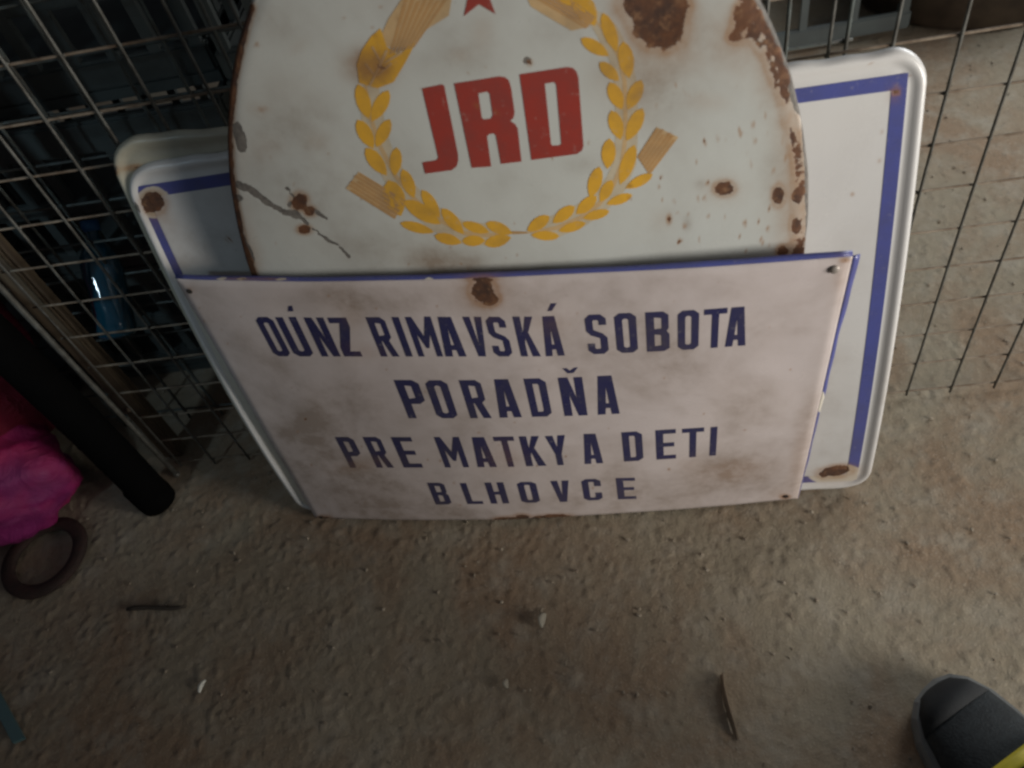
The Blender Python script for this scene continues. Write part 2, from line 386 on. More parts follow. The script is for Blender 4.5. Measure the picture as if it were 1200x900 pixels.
# ================================================================== FRONT SIGN
FA = [(-.2784, .6258, .4041), (.2883, .4290, .3943), (.2854, .4354, .0030), (-.2935, .5960, .0034)]
SF = Quad(FA, .0130)
SF.extra = lambda u, v: .0016*(vnoise(u*5+3, v*4+7, 5)-.5)+.0007*(vnoise(u*17, v*12, 6)-.5)
front_fields = {
 'rust': [(239, 376, 1.1, 1.9, 0, 0.48), (365, 545, 1.4, 1.8, 0, 0.47), (696, 546, 1.5, 1.0, 0, 0.38), (668, 380, 1.5, 1.4, 0, 0.26), (453, 433, 1.6, 1.8, 0, 0.35), (976, 550, 2.1, 1.8, 0, 0.42), (629, 546, 1.4, 1.7, 0, 0.42), (617, 407, 1.1, 1.1, 0, 0.34), (663, 535, 1.9, 1.4, 0, 0.48), (424, 523, 1.1, 1.9, 0, 0.42), (956, 572, 1.8, 2.0, 0, 0.43), (687, 386, 1.6, 2.1, 0, 0.31), (970, 477, 1.5, 1.0, 0, 0.35), (349, 506, 2.1, 2.1, 0, 0.4), (512, 359, 1.8, 1.7, 0, 0.43), (502, 569, 1.3, 1.4, 0, 0.32), (695, 572, 1.2, 1.8, 0, 0.44), (385, 347, 1.7, 2.0, 0, 0.47), (778, 443, 1.5, 1.6, 0, 0.48), (446, 406, 1.7, 2.2, 0, 0.3), (234, 361, 1.7, 1.7, 0, 0.3), (358, 491, 1.8, 1.8, 0, 0.43), (258, 461, 2.0, 2.1, 0, 0.33), (873, 504, 2.1, 1.3, 0, 0.42), (866, 459, 1.1, 1.2, 0, 0.29), (282, 371, 1.7, 1.1, 0, 0.44), (784, 550, 2.0, 1.9, 0, 0.48), (956, 499, 2.2, 1.1, 0, 0.28), (260, 386, 1.4, 1.6, 0, 0.42), (789, 353, 1.5, 1.7, 0, 0.34), (302, 491, 1.4, 1.8, 0, 0.37), (961, 585, 1.1, 1.9, 0, 0.43), (441, 362, 1.6, 1.4, 0, 0.43), (926, 433, 1.3, 1.6, 0, 0.42), (825, 485, 1.4, 1.4, 0, 0.46), (615, 344, 1.5, 1.3, 0, 0.42), (267, 403, 1.1, 1.6, 0, 0.5), (632, 434, 2.1, 1.1, 0, 0.34), (842, 331, 1.9, 1.4, 0, 0.25), (406, 454, 1.5, 1.6, 0, 0.26), (380, 593, 1.5, 1.6, 0, 0.27), (428, 588, 1.8, 1.6, 0, 0.26), (516, 540, 1.5, 1.7, 0, 0.48), (713, 502, 1.0, 1.0, 0, 0.44), (532, 566, 2.0, 2.1, 0, 0.34), (989, 534, 2.1, 1.2, 0, 0.45), (539, 592, 2.2, 1.3, 0, 0.36), (421, 457, 1.3, 1.8, 0, 0.28), (342, 454, 1.1, 1.5, 0, 0.47), (901, 383, 1.0, 2.0, 0, 0.49), (677, 367, 1.3, 2.1, 0, 0.48), (234, 380, 1.5, 1.3, 0, 0.44), (501, 539, 1.2, 1.6, 0, 0.49), (758, 354, 1.1, 1.8, 0, 0.34), (498, 459, 1.7, 2.2, 0, 0.31), (654, 401, 1.7, 1.9, 0, 0.28), (585, 521, 1.0, 1.9, 0, 0.35), (603, 495, 2.0, 1.1, 0, 0.38), (240, 434, 1.4, 1.0, 0, 0.32), (561, 507, 2.1, 1.4, 0, 0.38)]+[(566, 341, 15, 15, 20), (574, 350, 12, 9, 0), (600, 609, 24, 4.5, -2, .8), (640, 608, 28, 5, -3, 1.0), (612, 607, 12, 5, 0, .9), (560, 612, 10, 3, 0, .6), (380, 608, 12, 5, 0, .55),
          (300, 327, 45, 1.8, 0, .5), (565, 327, 18, 3, 0, .8), (990, 305, 7, 3, 0, .5), (376, 607, 3.4, 3, 0, 1.), (920, 582, 6, 3, 0, .75), (222, 341, 3.5, 3.5, 0, .4)],
 'halo': [(566, 343, 26, 23, 20, .75), (592, 536, 20, 18, 0, .38), (585, 545, 26, 10, 0, .25), (424, 545, 34, 8, -10, .4), (640, 378, 26, 16, 0, .18), (810, 545, 26, 12, 10, .15), (860, 552, 42, 14, -4, .34), (920, 582, 16, 9, 0, .3),
          (985, 322, 8, 26, 8, .35), (935, 540, 9, 55, 12, .32), (412, 372, 14, 11, 0, .2), (222, 341, 9, 9, 0, .3), (425, 412, 34, 9, 10, .22)],
 'dirt': [(250, 360, 30, 30, 0, .3), (640, 350, 50, 14, 0, .3), (900, 380, 60, 40, 0, .16), (560, 430, 60, 20, 0, .14), (880, 470, 40, 30, 0, .18), (730, 570, 60, 16, 0, .3), (430, 570, 78, 34, 10, .66), (372, 520, 52, 70, 30, .52), (470, 595, 110, 18, 0, .5), (330, 450, 60, 42, 30, .32), (420, 352, 62, 18, 0, .5), (320, 352, 60, 16, 0, .28),
          (300, 420, 22, 60, -30, .28), (770, 392, 66, 34, -4, .34), (768, 410, 50, 16, 0, .42), (700, 350, 90, 18, 0, .22), (500, 440, 70, 18, 0, .16), (860, 555, 60, 24, -5, .45), (950, 480, 14, 90, 12, .30),
          (560, 460, 30, 70, 0, .08), (640, 590, 140, 14, -2, .30), (230, 345, 20, 12, 0, .25), (850, 350, 40, 20, 0, .10), (780, 430, 40, 22, -10, .22), (590, 360, 40, 14, 0, .25)],
 'bare': [(812, 318, 6, 4), (285, 327, 5, 2), (330, 327, 8, 2), (962, 470, 4, 14, 10), (258, 327, 6, 2), (950, 500, 4, 14, 10), (500, 327, 5, 2)],
}
def make_front():
    root = empty('enamel_sign', tuple(np.array([-.004, .5157, 0]))); 
    tag(root, 'bent white enamel sign with four lines of dark blue lettering, foremost of the signs', 'sign')
    nu, nv = 300, 200
    gu, gv = np.meshgrid(np.linspace(0, 1, nu), np.linspace(0, 1, nv)); u = gu.ravel(); v = gv.ravel()
    # thin tin: faint dents and a slightly wavy edge
    off = 0.
    # rounded lip just inside the edge
    d = np.minimum(np.minimum(u*SF.W, (1-u)*SF.W), np.minimum(v*SF.H, (1-v)*SF.H))
    off = off-.0018*np.exp(-(d/.004)**2)
    V = SF.pt(u, v, off); idx = np.arange(nu*nv).reshape(nv, nu)
    q = np.stack([idx[:-1, :-1], idx[:-1, 1:], idx[1:, 1:], idx[1:, :-1]], -1).reshape(-1, 4)
    o = mesh('plate', V, q, M_white, smooth=True)
    set_fields(o, front_fields); local(o, root)
    so = o.modifiers.new('thickness', 'SOLIDIFY'); so.thickness = .0012; so.offset = -1
    # folded blue edge, turned outward and back, one strip per side
    def strip(name, a0, b0, a1, b1, out, w0, w1, back, mat):
        n = 60; V = []; Fc = []
        for i in range(n+1):
            k = i/n; a = a0+(a1-a0)*k; b = b0+(b1-b0)*k; wd = w0+(w1-w0)*k
            wd *= 1+.10*math.sin(k*17)+.08*math.sin(k*41+1)
            for j, (f, bk) in enumerate(((0., -.0022), (.45, -.0030), (1., -back))):
                V.append(SF.pt(a+out[0]*wd*f/SF.W, b+out[1]*wd*f/SF.H, bk))
            if i < n:
                for j in range(2):
                    k0 = i*3+j; Fc.append((k0, k0+3, k0+4, k0+1))
        o = mesh(name, V, Fc, mat, smooth=True); set_fields(o, front_fields)
        local(o, root); s = o.modifiers.new('thickness', 'SOLIDIFY'); s.thickness = .0010; s.offset = 0
        return o
    strip('folded_edge', 0, 1, 1, 1, (0, 1), .0020, .0034, .006, M_band)
    strip('folded_edge', 1, 1, 1, 0, (1, 0), .0056, .0010, .004, M_band)
    strip('folded_edge', 0, 0, 0, 1, (-1, 0), .0005, .0008, .005, M_cream)
    strip('folded_edge', 1, 0, 0, 0, (0, -1), .0006, .0006, .004, M_cream)
    inkf = front_fields
    lines = [
     ('OUNZ RIMAVSKA SOBOTA'.replace(' ', ''), [(322.5, 342), (346, 369), (377.5, 399.5), (404, 425), (447, 468), (476, 484), (491, 519.5), (522.5, 547), (555, 576), (580, 601.5), (611, 633.5), (640, 662),
       (690.5, 714), (723.5, 748), (758.5, 785), (794.5, 818.5), (824, 850), (849.6, 873.5)], [(322, 417.5), (480, 417.7), (640, 417.5), (700, 414.7), (735, 413.3), (806, 409.8), (873, 404.6)], [(308, 371.3), (480, 371), (640, 370.5), (700, 368.3), (735, 366.6), (806, 363.5), (876, 358.8)]),
     ('PORADNA', [(479.3, 505.5), (513, 537.5), (551.7, 576), (586, 611.7), (623.8, 647.5), (661.8, 688.7), (700.8, 726.4)], [(479, 490), (570, 490), (600, 489), (680, 487), (726, 484.6)], [(465, 445), (570, 445), (600, 443.8), (680, 441.6), (722, 439.6)]),
     ('PREMATKYADETI', [(411, 430.5), (442, 461.7), (473.6, 496), (522, 550), (560, 582.6), (588, 610.8), (617, 640), (646, 668.5), (685.4, 707), (731.6, 754.3), (769.5, 792.3), (799.4, 824), (831.3, 838.9)],
       [(411, 548), (520, 547.7), (600, 547), (657, 545), (696, 543.3), (743, 540), (781, 537.9), (839, 533.5)], [(395, 511.9), (520, 511.9), (600, 511.3), (657, 510), (696, 508), (743, 505.6), (781, 503.3), (839, 500)]),
     ('BLHOVCE', [(511, 530), (548, 566.8), (575.7, 597), (611.9, 633.5), (650.3, 671), (685, 706.7), (724.4, 746)], [(511, 591.2), (586, 590), (622, 589), (660, 588.2), (696, 586), (746, 584.4)], [(502, 565.4), (586, 565.1), (622, 564.4), (660, 563), (696, 561), (746, 559.3)]),
    ]
    for txt, xs, base, top in lines:
        bx, by = zip(*base); tx, ty = zip(*top)
        tq = np.array([SF.inv(a, b) for a, b in top])
        for ch, (x0, x1) in zip(txt, xs):
            q0 = SF.inv(x0, np.interp(x0, bx, by)); q1 = SF.inv(x1, np.interp(x1, bx, by))
            um = (q0[0]+q1[0])/2; vt = np.interp(um, tq[:, 0], tq[:, 1])
            vb = (q0[1]+q1[1])/2
            lo = []
            for lp in glyph(ch):
                lo.append([(q0[0]+(q1[0]-q0[0])*x, vb+(q1[1]-q0[1])*(x-.5)+(vt-vb)*y) for x, y in lp])
            print_shape('letter', SF, lo, M_blue, root, step=.007, fields=inkf, off=.00022)
    for name, pts in (('acute_accent', [(337.5, 365), (344, 364.5), (342.5, 358), (338, 358.5)]), ('acute_accent', [(641.5, 364.6), (647, 364), (652.5, 355), (645.5, 355.5)]),
                      ('caron_accent', [(659, 431.5), (664, 431.2), (668, 434.2), (673, 430.6), (677.5, 430.2), (672, 437), (665, 437.4)])):
        print_shape(name, SF, [[tuple(SF.inv(*p)) for p in pts]], M_blue, root, step=.007, fields=inkf, off=.00022)
    # fixing holes and the small screw left in the top right one
    dark = plain('hole_shadow_steel', (.02, .016, .013), .9); scr = plain('dusty_screw', (.42, .37, .33), .5, .3)
    for (px, py, r, m, nm) in ((222, 341, .0030, dark, 'hole'), (978, 315, .0042, scr, 'screw'), (376, 606, .0024, dark, 'hole'), (921, 581, .0026, dark, 'hole')):
        a = SF.inv(px, py); bm = bmesh.new()
        bmesh.ops.create_uvsphere(bm, u_segments=14, v_segments=8, radius=r)
        c = SF.pt(a[0], a[1], .0006 if nm == 'hole' else .001)
        nrm = Vector(SF.n)
        rot = nrm.to_track_quat('Z', 'Y').to_matrix()
        for v in bm.verts: v.co = rot@Vector((v.co.x, v.co.y, v.co.z*(.25 if nm == 'hole' else .45)))+Vector(c)
        o = bm_obj(nm, bm, m, smooth=True); local(o, root)
make_front()

# ================================================================== OVAL SIGN WITH WREATH
eJ = np.array([math.cos(R(-17.7)), math.sin(R(-17.7)), 0]); nJ = np.array([-eJ[1], eJ[0], 0]); PvJ = np.array([.2673, .9636, 0])*.500+np.array([.9636, -.2673, 0])*-.37; lJ = R(4.4)
upJ = nJ*math.sin(lJ)+np.array([0, 0, math.cos(lJ)])
SJ = Plane(nJ*(PvJ@nJ)+np.array([0, 0, .001]), eJ, upJ, -.138, .3605, .246, .358, -.117, .010)
edgeR = [(878, -20), (888, 5), (903, 35), (917, 70), (928, 110), (936, 160), (940, 210), (939, 260), (935, 300)]
edgeL = [(292, 20), (280, 60), (272, 95), (268, 130), (267, 155)]
oval_fields = {
 'rust': [(873, 262, 2.8, 3.9, 0, 0.55), (922, 106, 2.1, 3.9, 0, 0.53), (919, 125, 2.1, 2.1, 0, 0.5), (865, 103, 1.6, 2.2, 0, 0.6), (896, 135, 2.8, 1.8, 0, 0.52), (791, 100, 2.9, 2.0, 0, 0.41), (932, 290, 1.8, 3.9, 0, 0.5), (882, 145, 3.1, 3.2, 0, 0.61), (917, 165, 1.9, 1.9, 0, 0.39), (781, 166, 2.4, 1.5, 0, 0.53), (826, 168, 2.8, 2.7, 0, 0.44), (849, 254, 1.3, 3.9, 0, 0.36), (894, 284, 1.2, 3.5, 0, 0.45), (865, 102, 1.3, 2.0, 0, 0.61), (802, 265, 3.1, 3.9, 0, 0.44), (829, 214, 2.8, 1.8, 0, 0.55), (902, 287, 1.3, 3.9, 0, 0.37), (826, 233, 3.0, 2.3, 0, 0.6), (860, 168, 1.8, 1.9, 0, 0.37), (795, 250, 3.2, 1.9, 0, 0.36), (933, 216, 2.0, 2.1, 0, 0.51), (906, 199, 2.0, 1.6, 0, 0.6), (775, 208, 2.9, 1.8, 0, 0.55), (927, 237, 2.8, 1.8, 0, 0.47), (795, 284, 1.8, 2.6, 0, 0.62), (911, 313, 2.1, 2.7, 0, 0.55), (849, 163, 2.0, 1.9, 0, 0.45), (933, 309, 2.5, 2.7, 0, 0.44), (785, 159, 2.8, 3.7, 0, 0.45), (900, 269, 2.6, 3.2, 0, 0.56), (830, 254, 1.8, 2.7, 0, 0.56), (884, 164, 3.1, 3.1, 0, 0.51), (772, 219, 1.7, 3.2, 0, 0.47), (905, 241, 2.8, 2.4, 0, 0.52), (892, 281, 1.9, 3.6, 0, 0.58), (884, 313, 3.1, 2.8, 0, 0.49), (797, 282, 3.1, 2.7, 0, 0.54), (889, 259, 1.5, 3.5, 0, 0.51), (880, 192, 2.4, 3.4, 0, 0.52), (889, 106, 1.5, 2.6, 0, 0.53), (806, 250, 2.5, 1.6, 0, 0.48), (807, 112, 1.5, 2.3, 0, 0.4), (802, 108, 2.1, 2.5, 0, 0.52), (867, 152, 3.0, 1.5, 0, 0.46), (816, 189, 1.4, 3.6, 0, 0.45), (776, 234, 1.4, 2.9, 0, 0.44), (866, 309, 2.8, 2.5, 0, 0.57), (876, 181, 1.5, 3.0, 0, 0.5), (928, 311, 2.4, 2.4, 0, 0.59), (770, 124, 2.3, 3.0, 0, 0.39), (874, 294, 2.0, 2.6, 0, 0.41), (818, 312, 2.0, 3.9, 0, 0.6), (868, 157, 3.2, 2.7, 0, 0.46), (823, 315, 2.2, 2.2, 0, 0.48), (790, 236, 2.1, 2.2, 0, 0.56), (906, 103, 2.3, 2.2, 0, 0.6), (899, 154, 1.7, 1.9, 0, 0.62), (818, 233, 2.1, 3.1, 0, 0.51), (893, 126, 2.7, 2.3, 0, 0.49), (825, 165, 2.3, 2.7, 0, 0.45), (893, 229, 1.3, 2.1, 0, 0.47), (921, 294, 2.3, 1.5, 0, 0.56), (841, 225, 2.6, 3.1, 0, 0.48), (920, 184, 2.0, 3.6, 0, 0.4), (819, 281, 1.3, 3.6, 0, 0.54), (841, 162, 2.8, 3.8, 0, 0.39), (849, 220, 2.2, 2.3, 0, 0.39), (867, 277, 1.3, 2.1, 0, 0.57), (901, 245, 1.3, 3.3, 0, 0.61), (935, 253, 1.3, 3.6, 0, 0.41), (593, 303, 2.0, 1.2, 0, 0.37), (721, 52, 1.9, 1.7, 0, 0.34), (583, 19, 1.2, 1.6, 0, 0.32), (317, 185, 2.0, 2.4, 0, 0.33), (493, 103, 1.8, 1.8, 0, 0.53), (466, 22, 2.0, 1.2, 0, 0.46), (528, 290, 1.8, 2.0, 0, 0.37), (549, 85, 2.1, 1.8, 0, 0.33), (400, 121, 2.0, 1.3, 0, 0.48), (598, 32, 1.9, 1.1, 0, 0.33), (569, 80, 2.2, 1.8, 0, 0.38), (664, 14, 2.0, 1.1, 0, 0.34), (737, 218, 1.3, 1.2, 0, 0.54), (603, 262, 1.2, 2.0, 0, 0.39), (400, 109, 1.9, 1.6, 0, 0.4), (354, 265, 1.9, 2.3, 0, 0.41), (690, 167, 1.8, 1.9, 0, 0.49), (476, 35, 1.0, 1.3, 0, 0.31), (708, 156, 2.1, 1.0, 0, 0.42), (708, 199, 1.6, 1.7, 0, 0.32), (363, 55, 1.5, 1.6, 0, 0.52), (361, 85, 1.4, 1.3, 0, 0.37), (401, 156, 1.0, 2.5, 0, 0.39), (731, 220, 1.9, 1.8, 0, 0.54), (345, 214, 1.4, 2.1, 0, 0.48), (367, 68, 1.0, 1.4, 0, 0.32), (479, 310, 1.5, 1.5, 0, 0.42), (423, 234, 2.0, 1.3, 0, 0.36), (606, 299, 1.9, 1.7, 0, 0.54), (293, 24, 2.1, 1.7, 0, 0.31), (548, 315, 1.7, 1.6, 0, 0.32), (323, 286, 1.7, 2.5, 0, 0.31), (404, 21, 1.6, 1.1, 0, 0.36), (482, 101, 1.1, 1.1, 0, 0.54), (374, 164, 1.6, 1.9, 0, 0.32), (438, 39, 1.8, 2.5, 0, 0.45), (693, 72, 1.0, 1.9, 0, 0.42), (559, 123, 1.9, 2.2, 0, 0.53), (435, 146, 2.2, 1.4, 0, 0.33), (437, 32, 2.1, 2.3, 0, 0.38), (351, 31, 1.3, 1.1, 0, 0.41), (561, 82, 1.1, 2.1, 0, 0.31), (384, 95, 1.5, 1.2, 0, 0.41), (438, 240, 1.8, 2.4, 0, 0.46), (647, 185, 1.6, 2.3, 0, 0.46), (739, 233, 2.0, 1.4, 0, 0.5), (470, 46, 1.1, 1.3, 0, 0.37), (608, 94, 1.1, 2.2, 0, 0.44), (303, 21, 1.2, 1.6, 0, 0.51), (736, 197, 1.3, 1.7, 0, 0.39), (445, 9, 1.8, 2.3, 0, 0.48), (335, 171, 1.2, 2.1, 0, 0.41), (731, 254, 1.2, 1.5, 0, 0.53), (507, 141, 1.6, 2.2, 0, 0.53), (540, 309, 1.8, 1.2, 0, 0.5), (487, 21, 2.4, 1.1, 0, 0.44), (517, 281, 1.5, 1.3, 0, 0.37), (385, 181, 1.5, 2.2, 0, 0.36), (455, 83, 2.4, 2.3, 0, 0.51), (581, 130, 1.2, 2.3, 0, 0.42)]+[(771, 27, 34, 30, 35), (752, 5, 28, 22, 0), (785, 8, 24, 22, 0), (872, 20, 14, 20, 30, .8), (861, 42, 12, 9, -30, .62), (884, 38, 10, 22, 60, .65), (849, 221, 13, 9, 0, .95), (912, 229, 8, 13, 0, .9), (934, 232, 7, 9), (933, 265, 7, 12), (917, 294, 8, 7, 0, .85), (936, 296, 8, 10),
          (351, 236, 11, 11, 0, .95), (363, 247, 9, 7, 20, .75), (357, 269, 10, 6, 0, .8), (784, 257, 4, 7, 0, .5), (432, 70, 20, 15, 0, .36), (446, 78, 12, 12, 0, .40), (620, 73, 5, 5, 0, .5),
          (300, 53, 4, 3, 0, .5), (308, 128, 8, 4, 0, .35), (920, 110, 8, 22, -15, .7), (928, 160, 7, 22, -8, .7), (934, 200, 6, 18, 0, .55), (893, 55, 10, 10, 0, .55)]
         + line_blobs([(293, 10), (285, 40), (276, 75), (270, 110), (267, 150), (268, 200), (274, 240), (284, 290), (296, 325)], 6.5, .95)
         + line_blobs([(868, 12), (886, 42), (903, 72), (918, 108), (929, 150), (936, 190), (939, 240), (937, 300)], 12.0, .50)+line_blobs([(874, 0), (893, 30), (910, 64), (922, 96)], 11., .6),
 'halo': [(771, 27, 54, 50, 35, .62), (760, 75, 40, 26, 0, .40), (730, 105, 38, 30, 30, .30), (800, 60, 40, 30, 0, .35), (870, 45, 46, 40, 20, .62), (905, 95, 22, 44, -20, .62), (924, 150, 18, 60, -10, .66), (930, 250, 22, 70, 0, .75), (915, 110, 16, 60, -18, .7), (885, 30, 30, 30, 0, .6), (848, 222, 24, 16, 0, .4), (830, 120, 26, 10, 0, .32), (822, 116, 12, 8, 0, .3),
          (775, 257, 12, 12, 0, .2), (565, 40, 12, 22, 10, .36), (540, 65, 14, 9, 0, .28), (434, 78, 28, 22, 0, .95), (305, 128, 16, 10, 0, .3), (350, 55, 14, 8, -40, .18), (372, 165, 14, 10, 0, .30), (310, 175, 22, 18, 0, .25), (335, 110, 80, 40, 0, .08), (513, 305, 50, 20, 0, .25), (295, 290, 10, 45, -12, .5), (525, 275, 26, 12, 0, .3), (455, 0, 50, 30, 0, .12), (282, 180, 10, 30, 0, .2)],
 'dirt': [(433, 76, 24, 19, 0, .9), (340, 160, 60, 50, 0, .38), (360, 220, 90, 60, 10, .32), (520, 308, 48, 20, 6, .75), (430, 290, 80, 30, 0, .30), (330, 130, 40, 50, 0, .2), (540, 60, 60, 36, 0, .28), (590, 200, 90, 30, 0, .05), (690, 195, 30, 12, 0, .3), (765, 90, 60, 50, 20, .42), (800, 40, 50, 40, 0, .4), (640, 40, 60, 30, 0, .18), (460, 210, 60, 40, 20, .2), (330, 25, 40, 30, 0, .25), (600, 318, 120, 10, 0, .30), (850, 318, 80, 10, 0, .3), (910, 180, 24, 90, 0, .3),
          (820, 215, 6, 5, 0, .4), (806, 262, 5, 9, 0, .45), (700, 15, 40, 20, 0, .2)],
 'steel': [(281, 163, 8, 14, 0, 1.0), (276, 100, 4, 7, 0, .8), (284, 285, 6, 14, -20, .9), (277, 232, 9, 6, 0, .9), (350, 238, 6, 8, 0, .6), (617, 71, 5, 7, 40, .75), (334, 222, 3, 9, -50, .6), (378, 263, 3, 3, 0, .6)]
         + line_blobs([(277, 216), (292, 221), (305, 231), (318, 240), (332, 248), (348, 252)], 5.5, .85)+line_blobs([(348, 252), (360, 262)], 3.6, .7)+line_blobs([(366, 268), (385, 282), (396, 288), (409, 301)], 3.0, .72)
         + line_blobs([(336, 219), (346, 234)], 2.6, .9)+line_blobs([(364, 244), (382, 256)], 3.4, .85)+line_blobs([(338, 238), (350, 242)], 3.4, .8)+line_blobs([(279, 264), (284, 282), (292, 302)], 7.0, .9)+line_blobs([(277, 150), (283, 172)], 8.0, 1.)+line_blobs([(890, -12), (904, 14), (917, 45), (929, 84), (938, 125)], 13.0, 1.05)+line_blobs([(941, 140), (946, 200), (946, 300)], 5.0, .8),
 'bare': [(680, 80, 5, 4, 0, .4), (497, 148, 5, 3, 0, .3)],
}
def from_x(cx, cy):  # crop (380,0) enlarged 2.727x
    return (380+cx/2.727, cy/2.727)
def make_oval():
    root = empty('oval_enamel_sign', tuple(SJ.O+eJ*-.138)); tag(root, 'tall oval enamel sign with red capitals inside a yellow wheat wreath, rusty edges', 'sign')
    cs, cz, A, B, r = SJ.el; nr, ns = 150, 420
    rho = np.concatenate([np.linspace(0, 1, nr)[1:]]); th = np.linspace(0, 2*math.pi, ns, endpoint=False)
    V = []; rows = []
    def ringpts(k, off):
        x = A*k*np.cos(th); y = B*k*np.sin(th)
        s = cs+x*math.cos(r)-y*math.sin(r); t = cz+x*math.sin(r)+y*math.cos(r)
        return SJ.pt(s, t, off)
    wob = .0006*np.sin(th*23)+.0005*np.sin(th*51+2)
    P = [SJ.pt(np.array([cs]), np.array([cz]), 0.)]
    rings = [(k, (-.0012*math.exp(-((1-k)/.02)**2))) for k in rho]
    rings += [(1.003, -.0022), (1.006, -.0050), (1.006, -.0080)]
    for k, off in rings: P.append(ringpts(k+(wob if k > .995 else 0), off))
    V = np.concatenate(P); Fc = []
    for i in range(ns): Fc.append((0, 1+i, 1+(i+1) % ns))
    for j in range(len(rings)-1):
        a = 1+j*ns; b = a+ns
        for i in range(ns):
            i2 = (i+1) % ns; Fc.append((a+i, b+i, b+i2, a+i2))
    o = mesh('plate', V, Fc, M_cool, smooth=True); set_fields(o, oval_fields); local(o, root)
    so = o.modifiers.new('thickness', 'SOLIDIFY'); so.thickness = .0012; so.offset = -1
    def px(poly): return [tuple(SJ.inv(*p)) for p in poly]
    def J(cx, cy): return (480+cx/5.4545, 70+cy/5.4545)
    letters = [[[(80, 182), (208, 156), (222, 165), (310, 600), (312, 640), (302, 680), (270, 705), (100, 728), (82, 655), (172, 640), (184, 625)]],
      [[(285, 150), (575, 105), (610, 110), (635, 130), (650, 180), (672, 335), (665, 370), (645, 390), (675, 410), (692, 440), (716, 650), (585, 665), (552, 485), (540, 470), (510, 474), (496, 490), (522, 682), (398, 690)],
       [(440, 215), (495, 203), (512, 215), (532, 355), (520, 375), (475, 380), (462, 368)]],
      [[(703, 92), (1010, 45), (1045, 52), (1068, 75), (1080, 115), (1112, 550), (1102, 580), (1070, 602), (780, 640)],
       [(865, 152), (925, 142), (938, 160), (970, 535), (960, 545), (915, 548), (905, 540)]]]
    for lt in letters:
        print_shape('letter', SJ, [px([J(*p) for p in lp]) for lp in lt], M_red, root, step=.006, fields=oval_fields, off=.00025)
    # star between the sheaves
    c = np.array((492, -22)); st = []
    for k in range(10):
        a = R(90+36*k+4); rr = 88 if k % 2 == 0 else 36
        st.append(from_x(c[0]+rr*math.cos(a)*.98, c[1]-rr*math.sin(a)*.98))
    st = [(p[0], p[1]) for p in st]
    print_shape('star', SJ, [px(st)], M_red, root, step=.006, fields=oval_fields, off=.00025)
    # wheat grains of the wreath: (tip, root, width) in the enlarged crop
    gr = [((108, 268), (143, 380), 42), ((206, 288), (152, 388), 42), ((106, 382), (158, 474), 42), ((210, 380), (166, 470), 38), ((132, 472), (200, 560), 42), ((232, 470), (225, 562), 36), ((250, 540), (288, 632), 36),
      ((205, 575), (245, 690), 62), ((312, 606), (370, 696), 34), ((255, 640), (372, 716), 44), ((375, 665), (446, 748), 36), ((242, 712), (352, 742), 30), ((352, 752), (440, 776), 32), ((440, 712), (528, 742), 30), ((440, 770), (516, 768), 32),
      ((516, 712), (602, 746), 34), ((512, 780), (598, 758), 36), ((720, 690), (648, 738), 36), ((752, 755), (660, 750), 28), ((800, 658), (730, 712), 36), ((836, 712), (748, 738), 28), ((870, 626), (805, 684), 36), ((912, 674), (826, 698), 28),
      ((880, 532), (850, 632), 40), ((920, 575), (882, 645), 34), ((985, 622), (902, 652), 28), ((912, 442), (905, 540), 42), ((992, 462), (945, 590), 40), ((1050, 556), (962, 602), 30), ((918, 352), (948, 446), 42), ((1018, 345), (966, 450), 42), ((912, 262), (952, 350), 42),
      ((1014, 255), (970, 350), 42), ((880, 198), (942, 258), 36), ((955, 132), (975, 250), 46), ((820, 122), (910, 178), 38), ((890, 40), (936, 166), 40), ((802, -30), (866, 82), 60), ((740, -60), (800, 20), 50)]
    for tip, rt, wd in gr:
        tip = np.array(tip, float); rt = np.array(rt, float); d = rt-tip; L = np.linalg.norm(d); d /= L; nn = np.array([-d[1], d[0]])
        pts = []
        prof = ((0, 0), (.12, .30), (.3, .46), (.5, .5), (.7, .42), (.88, .22), (1, 0))
        for k, h in prof: pts.append(tip+d*L*k+nn*wd*1.10*h)
        for k, h in prof[-2:0:-1]: pts.append(tip+d*L*k-nn*wd*1.10*h)
        print_shape('wheat_grain', SJ, [px([from_x(*p) for p in pts])], M_yellow, root, step=.006, fields=oval_fields, off=.00025)
    def stripes(q0, q1, q2, q3, n, gap, end=0.):   # quad with stripes running q0->q1
        q = [np.array(a, float) for a in (q0, q1, q2, q3)]
        for i in range(n):
            a0 = (i+gap/2)/n; a1 = (i+1-gap/2)/n
            f = lambda a, k: (q[0]*(1-a)+q[3]*a)*(1-k)+(q[1]*(1-a)+q[2]*a)*k
            e = .06*math.sin(i*2.3)
            print_shape('straw', SJ, [px([from_x(*f(a0, 0)), from_x(*f(a0, .95+e)), from_x(*f(a1, .98+e)), from_x(*f(a1, 0))])], M_tan, root, step=.008, fields=oval_fields, off=.00025)
    for br in ([(130, 250), (150, 380), (180, 470), (228, 562), (292, 640), (372, 705), (450, 745), (530, 752), (605, 744)], [(648, 744), (742, 728), (820, 695), (880, 650), (925, 590), (952, 520), (962, 440), (962, 350), (960, 260), (942, 180), (905, 110), (862, 60)]):
        P_ = np.array(br, float); T_ = np.gradient(P_, axis=0); T_ /= np.linalg.norm(T_, axis=1)[:, None]; N_ = np.stack([-T_[:, 1], T_[:, 0]], -1)
        wv = np.full(len(P_), 7.); wv[0] = wv[-1] = 2.
        lp = list(P_+N_*wv[:, None])+list((P_-N_*wv[:, None])[::-1])
        print_shape('stalk', SJ, [px([from_x(*p) for p in lp])], M_pale_straw, root, step=.006, fields=oval_fields, off=.00016)
